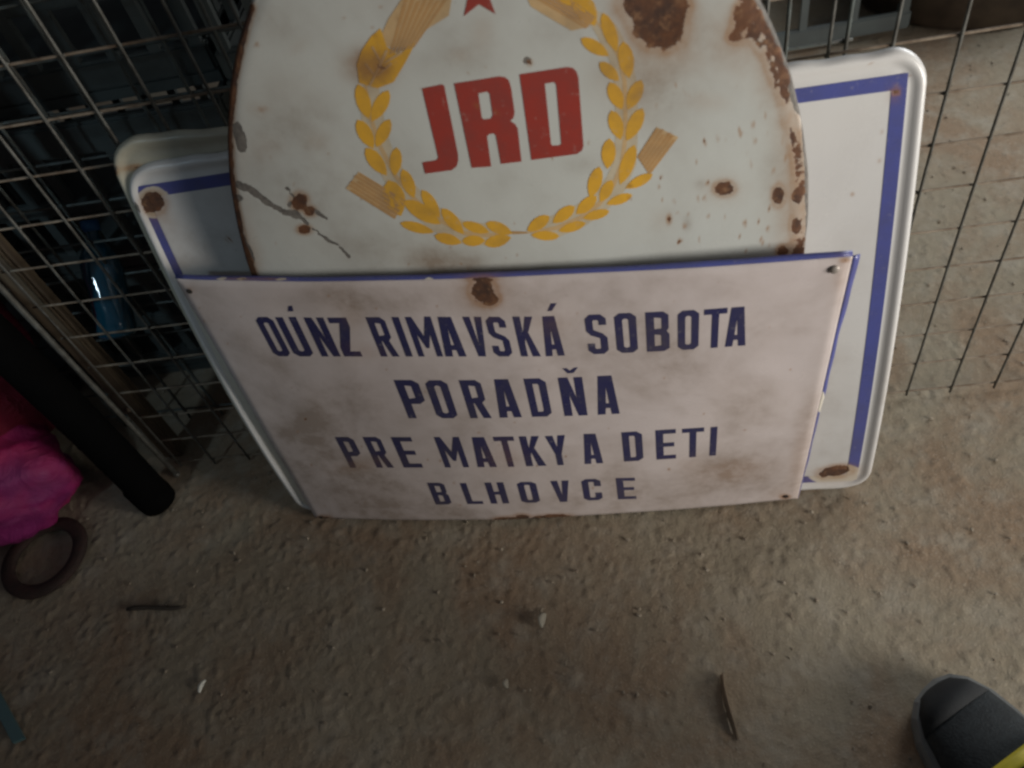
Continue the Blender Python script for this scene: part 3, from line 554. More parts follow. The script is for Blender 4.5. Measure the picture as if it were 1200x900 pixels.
    for br in ([(150, 262), (150, 330), (160, 420), (190, 500), (235, 580), (300, 655), (375, 712), (450, 745), (530, 750), (590, 746)], [(662, 742), (742, 722), (820, 688), (880, 645), (930, 590), (962, 520), (966, 440), (966, 350), (962, 260), (945, 180), (905, 100), (850, 40)]):
        P_ = np.array(br, float); T_ = np.gradient(P_, axis=0); T_ /= np.linalg.norm(T_, axis=1)[:, None]; N_ = np.stack([-T_[:, 1], T_[:, 0]], -1)
        wv = np.full(len(P_), 36.); wv[0] = wv[-1] = 20.
        lp = list(P_+N_*wv[:, None])+list((P_-N_*wv[:, None])[::-1])
        print_shape('wreath_glow_band', SJ, [px([from_x(*p) for p in lp])], M_glow, root, step=.006, fields=oval_fields, off=.00010)
    for poly in ([(1000, 500), (1062, 405), (1132, 438), (1040, 560)], [(262, 640), (110, 548), (68, 602), (225, 700)], [(165, 150), (205, 60), (255, -15), (410, -15), (398, 50), (330, 92), (280, 150)], [(850, 85), (640, -25), (660, 20), (700, 45), (790, 98)]):
        print_shape('sheaf', SJ, [px([from_x(*p) for p in poly])], M_pale_straw, root, step=.006, fields=oval_fields, off=.00019)
    stripes((1000, 500), (1062, 405), (1132, 438), (1040, 560), 6, .22)
    stripes((262, 640), (110, 548), (68, 602), (225, 700), 6, .22)
    stripes((205, 175), (255, -15), (405, -15), (290, 150), 7, .30)
    stripes((835, 92), (640, -25), (690, -75), (870, 55), 5, .12)
    print_shape('wheat_grain', SJ, [px([from_x(*p) for p in ((104, 205), (120, 160), (150, 115), (180, 90), (200, 150), (240, 175), (290, 128), (285, 150), (262, 195), (222, 262), (170, 282), (112, 265))])], M_yellow, root, step=.006, fields=oval_fields, off=.00022)
    for q_ in ([(196, 158), (206, 160), (176, 225), (148, 276), (142, 272), (168, 220)], [(128, 205), (134, 200), (160, 232), (158, 242)], [(150, 150), (157, 147), (180, 190), (178, 200)], [(218, 205), (212, 198), (172, 236), (168, 246)], [(250, 170), (244, 163), (196, 195), (190, 206)]):
        print_shape('stalk', SJ, [px([from_x(*p) for p in q_])], M_pale_straw, root, step=.006, fields=oval_fields, off=.00032)
    print_shape('straw', SJ, [px([from_x(*p) for p in ((600, 738), (648, 740), (648, 746), (600, 748))])], M_tan, root, step=.006, fields=oval_fields, off=.00025)
make_oval()

# ================================================================== BIG SIGNS WITH BLUE BORDER
def rounded_plate(name, S, rad, mat, root, fields, rim=True):
    W, H = S.W, S.H; seg = 18; rings = []
    def outline(d):
        rr = max(rad-d, .0015); hw = W/2-d; hh = H/2-d; P = []
        hw = max(hw, .004); hh = max(hh, .004)
        for (sx, sy, a0) in ((1, 1, 0), (-1, 1, 90), (-1, -1, 180), (1, -1, 270)):
            for k in range(seg+1):
                a = R(a0+90*k/seg); P.append((sx*(hw-rr)+rr*math.cos(a), sy*(hh-rr)+rr*math.sin(a)))
        # densify the straight sides
        out = []
        m = [70, 110]
        for c in range(4):
            out += P[c*(seg+1):(c+1)*(seg+1)]
            p = np.array(P[c*(seg+1)+seg]); q = np.array(P[((c+1)*(seg+1)) % len(P)]); n = 130 if c % 2 == 0 else 90
            out += [tuple(p+(q-p)*i/n) for i in range(1, n)]
        return np.array(out)
    prof = [(0, -.0050), (.0002, -.0030), (.0010, -.0008), (.0024, .0014), (.0045, .0020), (.0065, .0017), (.0090, .0004), (.0115, -.0007), (.014, -.0008), (.0165, -.0003), (.019, 0)]
    prof += [(x, 0) for x in np.linspace(.022, min(W, H)/2-.004, 70)]
    V = []; n = None
    for d, z in prof:
        o = outline(d); n = len(o)
        wv = .0007*np.sin(o[:, 0]*60)+.0005*np.sin(o[:, 0]*170+o[:, 1]*90) if d < .003 else 0
        V.append(S.pt(.5+o[:, 0]/W, .5+(o[:, 1]+wv)/H, z))
    V = np.concatenate(V); Fc = []
    for j in range(len(prof)-1):
        a = j*n; b = a+n
        for i in range(n):
            i2 = (i+1) % n; Fc.append((a+i, a+i2, b+i2, b+i))
    Fc.append(tuple(range((len(prof)-1)*n, len(prof)*n)))
    o = mesh(name, V, Fc, mat, smooth=True); set_fields(o, fields); local(o, root)
    so = o.modifiers.new('thickness', 'SOLIDIFY'); so.thickness = .0010; so.offset = -1
    return o
BA = [(-.2903, .6857, .4937), (.3821, .5244, .4998), (.3674, .4271, .0030), (-.3100, .6110, .0030)]
SB = Quad(BA, 0.); SB.sag = -.018
big_fields = {
 'rust': [(1043, 520, 1.9, 2.0, 0, 0.33), (964, 517, 0.9, 1.3, 0, 0.43), (1017, 257, 1.9, 1.2, 0, 0.39), (1060, 136, 1.2, 1.4, 0, 0.39), (970, 288, 0.9, 0.9, 0, 0.34), (961, 534, 1.1, 1.1, 0, 0.45), (1047, 196, 1.8, 1.6, 0, 0.35), (1031, 188, 1.1, 1.9, 0, 0.36), (1070, 155, 1.0, 0.9, 0, 0.43), (1021, 75, 0.9, 1.8, 0, 0.37), (1066, 89, 1.5, 0.9, 0, 0.43), (1029, 364, 1.1, 1.9, 0, 0.28), (949, 398, 0.9, 0.9, 0, 0.37), (1034, 498, 1.7, 0.9, 0, 0.41), (1062, 128, 1.7, 1.1, 0, 0.32), (940, 434, 1.4, 1.9, 0, 0.37), (963, 174, 1.1, 1.9, 0, 0.3), (953, 239, 0.9, 1.3, 0, 0.41), (1034, 154, 1.0, 1.4, 0, 0.42), (1005, 345, 1.9, 1.0, 0, 0.32), (1012, 327, 1.9, 1.5, 0, 0.42), (1001, 446, 1.8, 1.2, 0, 0.28), (978, 242, 1.9, 1.1, 0, 0.41), (1033, 529, 0.9, 1.7, 0, 0.33), (955, 373, 1.8, 1.5, 0, 0.26), (1081, 254, 1.6, 1.7, 0, 0.32), (999, 228, 0.9, 0.9, 0, 0.43), (1000, 487, 0.9, 1.2, 0, 0.3), (1077, 449, 1.9, 1.4, 0, 0.28), (1000, 179, 0.8, 1.5, 0, 0.32)]+[(180, 237, 14.5, 13, 0, 1.), (979, 552, 20, 6.5, -6, 1.), (965, 556, 8, 5, 0, .8), (1049, 106, 4.5, 4.5, 0, .75), (222, 300, 6, 2, 0, .2), (268, 281, 2.5, 2.5, 0, .7), (1030, 560, 6, 3, 0, .3)],
 'halo': [(186, 252, 18, 12, 30, .5), (979, 558, 34, 10, -8, .55), (1047, 112, 8, 9, 0, .4), (150, 205, 10, 6, 0, .15), (215, 310, 14, 8, 0, .25)],
 'dirt': [(230, 280, 60, 50, 0, .30), (1050, 430, 12, 100, 8, .2), (970, 480, 40, 90, 0, .22), (960, 380, 20, 12, 0, .2), (1000, 300, 40, 60, 0, .08), (1075, 250, 5, 200, 7, .28), (1035, 470, 6, 80, 9, .3), (1000, 66, 100, 3, -8, .25), (960, 320, 30, 25, 0, .18), (970, 420, 30, 14, 0, .2)],
 'bare': line_blobs([(212, 340), (352, 596)], 14, 1.2)+[(180, 237, 22, 20, 0, 1.1), (158, 248, 9, 10, 0, .8), (979, 556, 32, 12, -4, 1.2), (1060, 560, 20, 20, 0, 1.), (1002, 554, 6, 6, 0, 1.)],
 'steel': [(161, 243, 2.5, 9, -25, .75), (1095, 100, 2, 3, 0, .6), (1034, 505, 2, 5, 0, .5)],
}
def make_big():
    root = empty('bordered_enamel_sign', tuple((SB.A[2]+SB.A[3])/2*[1, 1, 0])); tag(root, 'white enamel sign with rounded corners and a thin blue border, behind the oval sign', 'sign')
    rounded_plate('plate', SB, .030, M_plate, root, big_fields)
    # border: traced corners averaged to one true rectangle
    a = SB.inv(153, 219); b = SB.inv(1070, 85); c = SB.inv(1001, 556)
    u0, u1 = SB.inv(170, 257)[0], (b[0]+c[0])/2; v1 = (a[1]+b[1])/2; v0 = c[1]; t = .0118
    tu = t/SB.W; tv = t/SB.H
    print('border insets', a, b, c, SB.W, SB.H)
    for q in ([(u0, v1), (u0, v1-tv), (u1, b[1]-tv+(v1-b[1])), (u1, v1)], [(u1-tu, v1-tv-1e-4), (u1-tu, v0), (u1, v0), (u1, v1-tv-1e-4)], [(u0, v1-tv-1e-4), (u0, v0), (u0+tu, v0), (u0+tu, v1-tv-1e-4)], [(u0, v0-1e-4), (u0, v0-tv), (u1, v0-tv), (u1, v0-1e-4)]):
        print_shape('blue_border', SB, [q], M_band, root, step=.006, fields=big_fields, off=.0003)
make_big()
def make_back():
    n = SB.n; up = unit(SB.A[0]-SB.A[3]); e = unit(SB.A[2]-SB.A[3])
    O = -n*.0064
    tl = np.array([116., 165.])
    # its top left corner seen past the bordered sign; same size plate, shifted along the row
    d = ray(*tl); t = ((SB.A[0]+O-C0)@n)/(d@n); TL = C0+d*t
    d = ray(1089., 70.); TR = C0+d*(((SB.A[1]+O*1.0-C0)@n)/(d@n))
    A = [TL, TR, None, None]
    A[3] = TL-up*(TL[2]-.004)/up[2]; A[2] = A[1]-up*(A[1][2]-.004)/up[2]
    S = Quad(A, 0.); S.sag = -.018; root = empty('rounded_enamel_sign', tuple((A[2]+A[3])/2*[1, 1, 0]))
    tag(root, 'cream grey enamel sign mostly hidden, only its rounded edge showing behind the bordered one', 'sign')
    rounded_plate('plate', S, .034, M_cream, root, {'dirt': [(200, 175, 90, 6, -6, .3)], 'rust': [(134, 202, 5, 7, 20, .6), (160, 196, 16, 4, -8, .45)], 'halo': [(150, 198, 30, 8, 0, .5)], 'steel': [(133, 200, 5, 8, 20, .8)]})
make_back()

# ================================================================== WIRE MESH FENCE
FO = np.array([-.483, .746, 0]); fe = unit(np.array([.976, -.218, 0])); fn = np.array([.218, .976, 0])
M_wire = plain('galvanised_wire', (.15, .15, .135), .55, .4, c2=(.07, .065, .055), scale=60, bump=.3)
M_rustwire = plain('rusty_wire', (.27, .22, .165), .85, .0, c2=(.12, .08, .05), scale=50, bump=.4)
M_dimwire = plain('old_dull_wire', (.10, .12, .115), .7, .1, c2=(.06, .055, .045), scale=50)
def wire_mesh_obj(name, p, q, r, wob, seed, nseg=24):
    rr = random.Random(seed); bm = bmesh.new(); pts = []
    ph = [rr.uniform(0, 6) for _ in range(4)]
    for i in range(nseg+1):
        k = i/nseg; P = p+(q-p)*k
        P = P+fn*wob*(math.sin(k*5+ph[0])+.5*math.sin(k*13+ph[1]))+fe*wob*.8*math.sin(k*7+ph[2])
        pts.append(P)
    tube(bm, pts, r, 8); me = bpy.data.meshes.new(name); bm.normal_update(); bm.to_mesh(me); bm.free(); return me
def fence(name, off, s0, k0, k1, z0, rows, label, mv, mh, rv, rh, wob, lean=0., top=None, dx=.0513, dz=.0531):
    base = FO+fn*off
    root = empty(name, tuple(base+fe*(s0+(k0+k1)/2*dx))); tag(root, label, 'fence')
    top = top or z0+rows*dz
    L = fn*math.tan(lean)
    for k in range(k0, k1+1):
        s = s0+k*dx+random.uniform(-.0006, .0006)
        p = base+fe*s+np.array([0, 0, .002]); q = base+fe*s+L*top+np.array([0, 0, top])
        local(link('wire', wire_mesh_obj('wire', p, q, rv, wob, k), mv, smooth=True), root)
    for j in range(rows+1):
        z = z0+j*dz
        p = base+fe*(s0+k0*dx-.008)+L*z+fn*(rv+rh)*.85+np.array([0, 0, z]); q = base+fe*(s0+k1*dx+.008)+L*z+fn*(rv+rh)*.85+np.array([0, 0, z])
        local(link('crosswire', wire_mesh_obj('crosswire', p, q, rh, wob*.7, 100+j, 60), mh, smooth=True), root)
    # weld beads, one joined part
    bm = bmesh.new()
    for k in range(k0, k1+1):
        for j in range(rows+1):
            z = z0+j*dz
            P = base+fe*(s0+k*dx)+L*z+fn*rv*.9+np.array([0, 0, z+random.uniform(-.001, .001)])
            m = Matrix.Translation(Vector(P))@Matrix.Diagonal((1.3, 1.0, 1.5, 1)); bmesh.ops.create_icosphere(bm, subdivisions=1, radius=rv*1.05, matrix=m)
    o = bm_obj('weld_beads', bm, mv, smooth=True); o['kind'] = 'stuff'; local(o, root)
    return root
fence('wire_mesh_fence', 0, .0530, -1, 26, .009, 20, 'welded steel wire mesh fence panel the enamel signs lean against', M_wire, M_rustwire, .0015, .0013, .0009)
fence('rear_mesh_fence', .085, -.42, 0, 25, .02, 19, 'dull second wire mesh panel standing just behind the front fence panel', M_dimwire, M_dimwire, .0019, .0016, .0012)

# ================================================================== CRATES BEHIND THE FENCE
M_crate = plain('dark_crate_plastic', (.085, .10, .095), .55, scale=8, c2=(.045, .05, .048))
M_crate2 = plain('blue_grey_crate_plastic', (.13, .155, .155), .5, scale=8, c2=(.09, .10, .10))
def crate(loc, rz, w, d, h, mat, label, group=None, nslat=9, panel=False):
    root = empty('slatted_crate', loc, rz); tag(root, label, 'crate', group)
    def part(name, *a):
        bm = bmesh.new(); box(bm, *a); return bm_obj(name, bm, mat, root)
    if not panel: part('bottom', 0, w, 0, d, 0, .012)
    t = .012
    for nm, z0, z1 in (('lower_rail', .0125, .045), ('side_panel', h*.46, h-.0405) if panel else ('middle_rail', h*.5-.008, h*.5+.012), ('upper_rail', h-.04, h)):
        bm = bmesh.new(); box(bm, 0, w, 0, t, z0, z1, .003); box(bm, 0, w, d-t, d, z0, z1, .003)
        box(bm, 0, t, t+.0005, d-t-.0005, z0, z1, .003); box(bm, w-t, w, t+.0005, d-t-.0005, z0, z1, .003); bm_obj(nm, bm, mat, root)
    sm = {}
    for i in range(nslat+1):
        x = t*.5+(w-t*2)*i/nslat
        for y in (.002, d-.010):
            if 's' not in sm:
                bm = bmesh.new(); box(bm, 0, .013, 0, .008, .013, h-.002); me = bpy.data.meshes.new('slat'); bm.to_mesh(me); bm.free(); me.materials.append(mat); sm['s'] = me
            o = bpy.data.objects.new('slat', sm['s']); col.objects.link(o); o.parent = root; o.location = (x, y, 0)
    for i in range(1, 5):
        y = d*i/5
        for x in (.002, w-.010):
            if 't' not in sm:
                bm = bmesh.new(); box(bm, 0, .008, 0, .013, .013, h-.002); me = bpy.data.meshes.new('slat'); bm.to_mesh(me); bm.free(); me.materials.append(mat); sm['t'] = me
            o = bpy.data.objects.new('slat', sm['t']); col.objects.link(o); o.parent = root; o.location = (x, y, 0)
    return root
yawf = math.atan2(fe[1], fe[0])
names = ['left', 'middle', 'right']; lev = ['bottom', 'second', 'third', 'top']
for c in range(3):
    for r_ in range(4):
        p = FO+fe*(-.66+c*.455)+fn*(.16+.02*((c+r_) % 2))
        crate((p[0], p[1], .002+r_*.225), yawf+R(1.5*math.sin(c*3+r_*2)), .44, .34, .222, M_crate, f'dark slatted crate, {lev[r_]} one of the {names[c]} stack behind the mesh', 'dark crates stacked behind the mesh')
p = G(1062, 40); 
crate((p[0]-.55, p[1]+.10, 0), yawf+R(2), .56, .36, .26, M_crate2, 'blue grey slatted crate on the ground beyond the mesh, right of the oval sign', nslat=6, panel=True)

# round dark container beyond, top right
def drum():
    c = G(1160, 8); c = np.array([c[0]+.02, c[1]+.125, 0]); root = empty('round_tub', tuple(c)); tag(root, 'dark brown round tub on the ground beyond the mesh, top right', 'tub')
    m = plain('brown_tub', (.085, .060, .040), .6, scale=12, c2=(.03, .02, .014))
    def lathe(nm, prof):
        V = []; Fc = []; n = 56
        for r, z in prof:
            for k in range(n): a = 2*math.pi*k/n; V.append((r*math.cos(a), r*math.sin(a), z))
        for j in range(len(prof)-1):
            for k in range(n): k2 = (k+1) % n; Fc.append((j*n+k, j*n+k2, (j+1)*n+k2, (j+1)*n+k))
        return mesh(nm, V, Fc, m, root, True)
    lathe('wall', [(.20, .002), (.212, .012), (.22, .10), (.232, .24), (.228, .24), (.216, .10), (.205, .016), (.0, .014)])
    lathe('rim', [(.233, .225), (.243, .228), (.245, .238), (.236, .245), (.229, .241)])
drum()

# ================================================================== WOODEN PLANK, SHADE PIPE, BOTTLE
def plank():
    p = G(198, 560); root = empty('wooden_plank', (p[0]+.062, p[1]+.030, 0), yawf); tag(root, 'old brown wooden plank standing upright right behind the left end of the mesh', 'plank')
    m = NT('old_wood'); w1 = m.n('ShaderNodeTexNoise'); w1.inputs['Scale'].default_value = 14; w1.inputs['Detail'].default_value = 6
    mp = m.n('ShaderNodeMapping'); mp.inputs['Scale'].default_value = (6, 6, .35); m.l(m.coords(), mp.inputs[0]); m.l(mp.outputs[0], w1.inputs['Vector'])
    m.set('Base Color', m.mix(m.rng(w1.outputs[0], .35, .65), (.095, .068, .040), (.055, .040, .026))); m.set('Roughness', .85); m.bump(w1.outputs[0], .5, .002)
    bm = bmesh.new(); box(bm, -.070, -.040, -.010, .010, .001, .80, .003)
    bmesh.ops.subdivide_edges(bm, edges=bm.edges[:], cuts=4)
    for v in bm.verts: v.co.x += .002*math.sin(v.co.z*9); v.co.y += .0015*math.sin(v.co.z*14)
    o = bm_obj('plank_board', bm, m.m, root)
    for z in (.12, .62):
        bm = bmesh.new(); bmesh.ops.create_uvsphere(bm, u_segments=10, v_segments=6, radius=.004, matrix=Matrix.Translation((-.055, -.0105, z)))
        bm_obj('nail', bm, M_rustwire, root, True)
plank()
def shade_pipe():
    p = G(187, 588); root = empty('black_shade_pipe', tuple(p)); tag(root, 'deep shade given shape as a black pipe leaning upright in front of the left end of the mesh', 'shade_pipe')
    m = plain('shade_black', (.0025, .0025, .0025), .9, scale=30, spec=.05)  # near-black solid put where deep shade lies; the darkness is in its colour
    d = np.array([-.075, .09, .78]); bm = bmesh.new()
    pts = [d*k+np.array([.004*math.sin(k*6), 0, .006]) for k in np.linspace(0, 1, 16)]
    tube(bm, pts, .024, 18, True); bm_obj('shade_body', bm, m, root, True)
    bm = bmesh.new(); tube(bm, [(0, 0, .001), (-.001, .001, .012), (-.006, .005, .045)], [.0245, .0255, .0243], 20); bm_obj('shade_foot', bm, m, root, True)
shade_pipe()
def strut():
    p = G(209, 558); root = empty('steel_strut', tuple(p)); tag(root, 'thin grey steel strut along the left end of the mesh', 'strut')
    bm = bmesh.new(); q = np.array([-.012, .012, .72]); tube(bm, [q*k+np.array([0, 0, .003]) for k in np.linspace(0, 1, 10)], .0035, 10)
    o = bm_obj('rod', bm, M_wire, root, True)
    bm = bmesh.new(); bmesh.ops.create_uvsphere(bm, u_segments=12, v_segments=8, radius=.0048, matrix=Matrix.Translation((0, 0, .005))); bm_obj('end_knob', bm, M_wire, root, True)
strut()
def bottle():
    # lies slanting behind the mesh; two sample rays on a plane just behind the front mesh fix its ends
    def hit(px, py, off):
        d = ray(px, py); n = fn; t = ((FO+n*off-C0)@n)/(d@n); return C0+d*t
    a = hit(140, 395, .036); b = hit(104, 258, .128)
    ax = Vector(b-a); L = ax.length; root = empty('plastic_bottle', tuple(a)); root.rotation_mode = 'XYZ'
    root.rotation_euler = ax.to_track_quat('Z', 'Y').to_euler(); tag(root, 'glossy teal blue plastic bottle caught slanting behind the mesh on the left', 'bottle')
    t = NT('teal_plastic'); t.set('Base Color', (.006, .055, .09)); t.set('Roughness', .10); t.b.inputs['Coat Weight'].default_value = .6
    t.bump(t.noise(60, 3), .25, .003)
    prof = [(.0, .0), (.018, .0), (.022, .004), (.0235, .012), (.022, .03), (.0235, .045), (.022, .06), (.0235, .075), (.0225, L*.62), (.0205, L*.7), (.0125, L*.80), (.0085, L*.86), (.0085, L*.92)]
    V = []; Fc = []; n = 40
    for r, z in prof:
        for k in range(n):
            an = 2*math.pi*k/n; rr = r*(1+.05*math.sin(an*3+z*50)); V.append((rr*math.cos(an), rr*math.sin(an), z))
    for j in range(len(prof)-1):
        for k in range(n): k2 = (k+1) % n; Fc.append((j*n+k, j*n+k2, (j+1)*n+k2, (j+1)*n+k))
    mesh('bottle_body', V, Fc, t.m, root, True)
    bm = bmesh.new(); tube(bm, [(0, 0, L*.905), (0, 0, L*.995)], .0105, 20); bm_obj('cap', bm, plain('blue_cap', (.02, .12, .3), .4), root, True)
bottle()

# ================================================================== BAG, RING, LITTER
def bag():
    c = np.array([-.835, .775, .135]); root = empty('plastic_bag', (c[0], c[1], 0)); tag(root, 'crumpled red and magenta plastic bag on the ground at the left edge', 'bag')
    def lump(name, cc, s, m, seed, amp=.22, sub=5):
        bm = bmesh.new(); bmesh.ops.create_icosphere(bm, subdivisions=sub, radius=1)
        for v in bm.verts:
            p = v.co.copy(); f = mnoise.fractal(p*1.5+Vector((seed, 0, 0)), .9, 2.2, 4)
            rg = abs(mnoise.noise(p*2.6+Vector((0, seed, 0))))
            v.co = Vector((p.x*s[0], p.y*s[1], p.z*s[2]))*(1+amp*f-.30*amp*rg*2)
            v.co += Vector(cc)-Vector((c[0], c[1], 0))
            if v.co.z < .002: v.co.z = .002
        return bm_obj(name, bm, m, root, True)
    mr = NT('red_film'); mr.set('Base Color', (.16, .004, .022)); mr.set('Roughness', .65); mr.bump(mr.noise(22, 6, .7, dist=1.5), .9, .010)
    mm = NT('magenta_film'); mm.set('Base Color', mm.mix(mm.rng(mm.noise(9, 3), .4, .65), (.34, .012, .095), (.20, .012, .11))); mm.set('Roughness', .6); mm.bump(mm.noise(22, 6, .7, dist=1.5), .9, .010)
    lump('red_half', (-.70, .83, .29), (.125, .09, .25), mr, 3, .18)
    lump('magenta_half', (-.725, .745, .075), (.125, .080, .090), mm, 8, .15)
bag()
def ring():
    c = G(56, 656); root = empty('iron_ring', tuple(c)); tag(root, 'flat dark rusty iron ring lying on the ground beside the bag', 'ring')
    V = []; Fc = []; n = 64; prof = [(.040, .004), (.0395, .009), (.043, .012), (.054, .012), (.058, .009), (.0575, .004), (.054, .001), (.043, .001)]
    for k in range(n):
        a = 2*math.pi*k/n
        for r, z in prof:
            rr = r*(1+.02*math.sin(3*a)); x = rr*math.cos(a)*1.03; y = rr*math.sin(a)*1.0
            V.append((x, y, z+.004*max(0, math.sin(a+.6))))
    m = len(prof)
    for k in range(n):
        for j in range(m):
            Fc.append((k*m+j, ((k+1) % n)*m+j, ((k+1) % n)*m+(j+1) % m, k*m+(j+1) % m))
    mesh('ring_band', V, Fc, plain('rusted_iron', (.045, .020, .016), .85, .2, scale=50, c2=(.022, .013, .010), bump=.6), root, True)
ring()
def chip(name, px, py, L, wd, ang, curl, mat, label, cat, tilt=0.):
    c = G(px, py); root = empty(name, tuple(c), R(ang)); n = 14; V = []; Fc = []
    for i in range(n+1):
        k = i/n; x = (k-.5)*L; ww = wd*math.sin(math.pi*min(1, max(0, k*.92+.04)))**.6*.5
        zc = curl*(1-(2*k-1)**2)
        for j, s in enumerate((-1, 0, 1)):
            V.append((x, s*ww+.08*L*math.sin(k*3), .0015+zc+tilt*(s+1)*ww+(.0 if s else .0006)))
    m = 3
    for i in range(n):
        for j in range(2):
            a = i*m+j; Fc.append((a, a+m, a+m+1, a+1))
    o = mesh(cat.replace(' ', '_')+'_piece', V, Fc, mat, root, True); s = o.modifiers.new('thickness', 'SOLIDIFY'); s.thickness = .0008; s.offset = 0
    tag(root, label, cat)
M_pale = plain('pale_flake', (.27, .25, .20), .8); M_leaf = plain('dry_leaf', (.30, .23, .155), .85, c2=(.22, .16, .105)); M_dark = plain('dark_twig_bark', (.05, .04, .03), .9)
M_cf = plain('white_chip', (.66, .66, .58), .5)
def leaf():
    pts = [G(*p) for p in ((844, 792), (845, 806), (848, 822), (853, 840), (858, 855), (863, 868))]; c = pts[2]
    root = empty('dry_leaf', tuple(c)); tag(root, 'long curled brown leaf sliver standing on edge near the bottom centre right', 'leaf')
    P = []; n = 24
    for i in range(n+1):
        k = i/n*(len(pts)-1); a = min(int(k), len(pts)-2); P.append(pts[a]+(pts[a+1]-pts[a])*(k-a)-c)
    V = []; Fc = []
    for i, p in enumerate(P):
        h = .0115*math.sin(math.pi*min(1, .10+.88*i/n))**.7
        for q in range(4): V.append(p+np.array([.0035*(q/3)**2, .001*(q/3)**2, -.0005+h*q/3]))
    for i in range(n):
        for q in range(3): a = i*4+q; Fc.append((a, a+4, a+5, a+1))
    o = mesh('leaf_blade', V, Fc, M_leaf, root, True); m = o.modifiers.new('thickness', 'SOLIDIFY'); m.thickness = .0006; m.offset = 0
leaf()
chip('paint_flake', 637, 728, .017, .007, 62, .001, M_pale, 'pale tilted paint flake below the middle of the front sign', 'flake', 1.0)
chip('paint_chip', 594, 802, .010, .006, 80, .001, M_pale, 'small pale chip on the ground at the bottom middle', 'chip', .8)
chip('plaster_chip', 238, 805, .015, .005, 62, .001, M_cf, 'small white chip on dark ground, lower left', 'chip', .5)
def twig():
    a = G(150, 715); b = G(219, 712); root = empty('twig', tuple(a)); tag(root, 'short dark straight twig lying on the ground, lower left', 'twig')
    bm = bmesh.new(); d = b-a; tube(bm, [d*k+np.array([0, .0012*math.sin(k*6), .003]) for k in np.linspace(0, 1, 9)], [.0022, .003, .0031, .0028, .003, .0029, .0027, .0025, .0018], 9)
    bm_obj('stem', bm, M_dark, root, True)
    bm = bmesh.new(); tube(bm, [d*.62+np.array([0, 0, .004]), d*.70+np.array([.003, .007, .006])], [.0018, .0009], 7); bm_obj('side_shoot', bm, M_dark, root, True)
twig()
def glass():
    a = G(27, 872); b = G(-12, 800); root = empty('glass_strip', tuple(a)); tag(root, 'pale teal glass strip lying on the ground at the lower left edge', 'glass')
    d = b-a; u = unit(d); s = np.array([-u[1], u[0], 0])*.0065; z = np.array([0, 0, 1.])
    V = []; 
    for k in (0, 1):
        for sg, zz in ((-1, .002), (1, .002), (1, .007), (-1, .007)): V.append(d*k+s*sg+z*zz+(u*.006 if k == 0 and sg > 0 else 0))
    t = NT('teal_glass'); t.set('Base Color', (.12, .22, .23)); t.set('Roughness', .12); t.b.inputs['Transmission Weight'].default_value = .35
    bm = bmesh.new(); vs = [bm.verts.new(v) for v in V]
    for f in ((0, 1, 2, 3), (7, 6, 5, 4), (0, 4, 5, 1), (1, 5, 6, 2), (2, 6, 7, 3), (3, 7, 4, 0)): bm.faces.new([vs[i] for i in f])
    bmesh.ops.recalc_face_normals(bm, faces=bm.faces[:]); bmesh.ops.bevel(bm, geom=bm.edges[:], offset=.0008, segments=2, affect='EDGES')
    bm_obj('pane', bm, t.m, root)
glass()

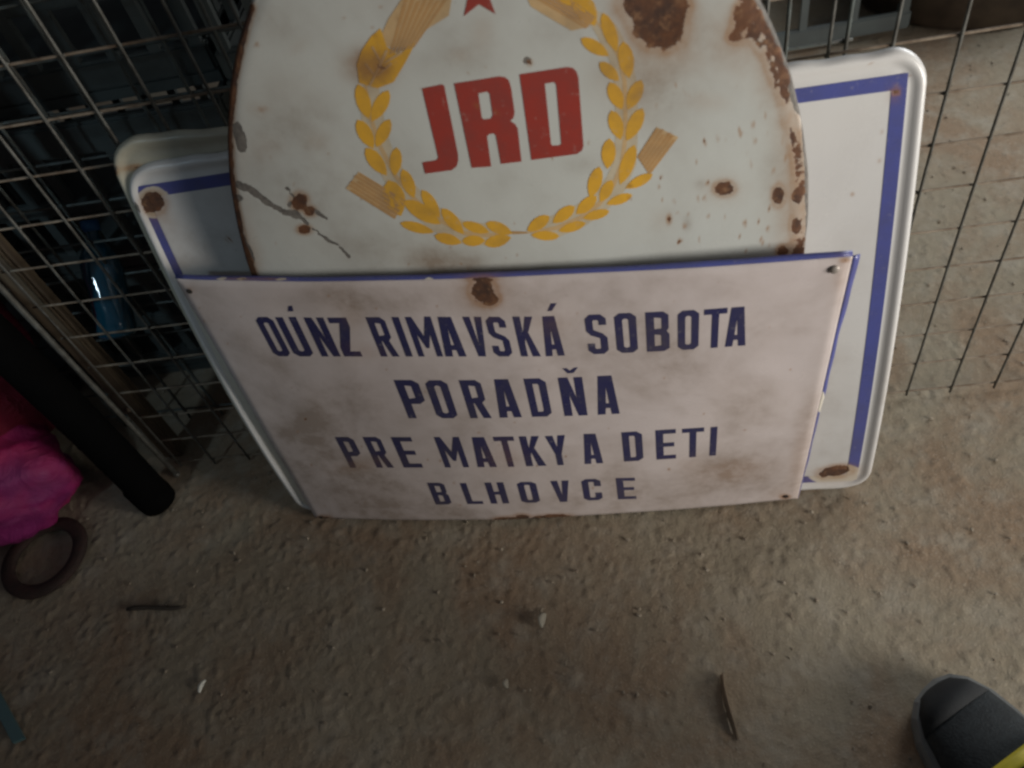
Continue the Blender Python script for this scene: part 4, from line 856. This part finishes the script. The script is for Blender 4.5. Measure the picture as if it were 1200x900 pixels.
# ================================================================== SHOE, bottom right
def person():
    # crouching photographer's right leg: only the toe of the shoe enters the frame
    root = empty('person', (.370, -.014, 0), R(17)); tag(root, 'crouching person with one foot in a dark grey yellow-striped sneaker, bottom right', 'person')
    st = [(.222, .004, .006, .020), (.218, .020, .006, .032), (.208, .032, .005, .042), (.190, .042, .003, .050), (.165, .048, .001, .056), (.135, .051, 0, .062), (.10, .050, 0, .070), (.06, .046, 0, .082), (.02, .041, 0, .096), (-.02, .037, 0, .104), (-.06, .034, 0, .106), (-.072, .028, 0, .10)]
    par = None
    def body(name, z0, scale, top, mat, parent, grow=0., stations=st, n=22):
        V = []; Fc = []
        for (y, hw, sh, h) in stations:
            hw = hw*scale+grow
            for k in range(n+1):
                a = math.pi*k/n; x = -hw*math.cos(a); zz = z0+(top(h)-z0)*math.sin(a)**.62
                V.append((x+sh, y, zz))
        for j in range(len(stations)-1):
            for k in range(n): a = j*(n+1)+k; b = a+n+1; Fc.append((a, b, b+1, a+1))
        Fc.append(tuple(range(n+1))); Fc.append(tuple(range((len(stations)-1)*(n+1), len(stations)*(n+1)))[::-1])
        return mesh(name, V, Fc, mat, parent, True)
    up = plain('charcoal_mesh_fabric', (.020, .026, .029), .8, scale=160, bump=.9, c2=(.010, .013, .015))
    so = plain('grey_rubber_sole', (.17, .18, .18), .6, scale=20)
    ye = plain('yellow_trim', (.62, .52, .03), .5, scale=30); bl = plain('pale_blue_tongue', (.34, .46, .62), .6, scale=40)
    je = plain('dark_denim', (.03, .04, .07), .85, scale=120, bump=.5)
    sh_ = body('shoe', .022, .93, lambda h: h, up, root)
    V = []; Fc = []; L = [(-hw-.003+sh, y) for y, hw, sh, h in st[::-1]]+[(hw+.003+sh, y+.0015) for y, hw, sh, h in st]
    m = len(L)
    for z, g in ((.001, .96), (.006, 1.0), (.020, 1.01), (.026, .99)):
        for x, y in L: V.append((x*g, y*(g if y > 0 else 1), z))
    for j in range(3):
        for k in range(m): k2 = (k+1) % m; Fc.append((j*m+k, j*m+k2, (j+1)*m+k2, (j+1)*m+k))
    Fc.append(tuple(range(m))[::-1]); Fc.append(tuple(range(3*m, 4*m)))
    mesh('sole', V, Fc, so, sh_)
    band = [(y, .0505, 0, h) for y, h in ((.141, .0633), (.137, .0642), (.133, .065), (.129, .0658))]
    body('stripe', .021, .94, lambda h: h+.0014, ye, sh_, stations=band)
    band = [(.126, .034, 0, .0662), (.120, .037, 0, .068), (.108, .040, 0, .071), (.09, .040, 0, .077), (.06, .039, 0, .087), (.03, .036, 0, .098)]
    body('tongue', .030, .9, lambda h: h+.003, bl, sh_, stations=band)
    body('toe_cap', .021, .945, lambda h: h+.0016, plain('black_rubber_cap', (.012, .014, .016), .85, scale=60, bump=.3), sh_, stations=[q for q in st if q[0] > .185])
    for i in range(4):
        y = .108-.02*i; bm = bmesh.new(); tube(bm, [(-.03+.06*k, y+.004*math.sin(k*3.1), .056+.006*i+.026*math.sin(math.pi*(.12+.76*k))) for k in np.linspace(0, 1, 12)], .003, 8)
        bm_obj('lace', bm, up, sh_, True)
    bm = bmesh.new()
    tube(bm, [(0, -.03, .085), (0, -.035, .14), (.002, -.04, .25), (.004, -.05, .36), (.004, -.075, .45), (0, -.13, .50), (-.01, -.25, .49), (-.02, -.42, .46)], [.052, .056, .062, .066, .070, .075, .084, .092], 24)
    bm_obj('trouser_leg', bm, je, root, True)
person()
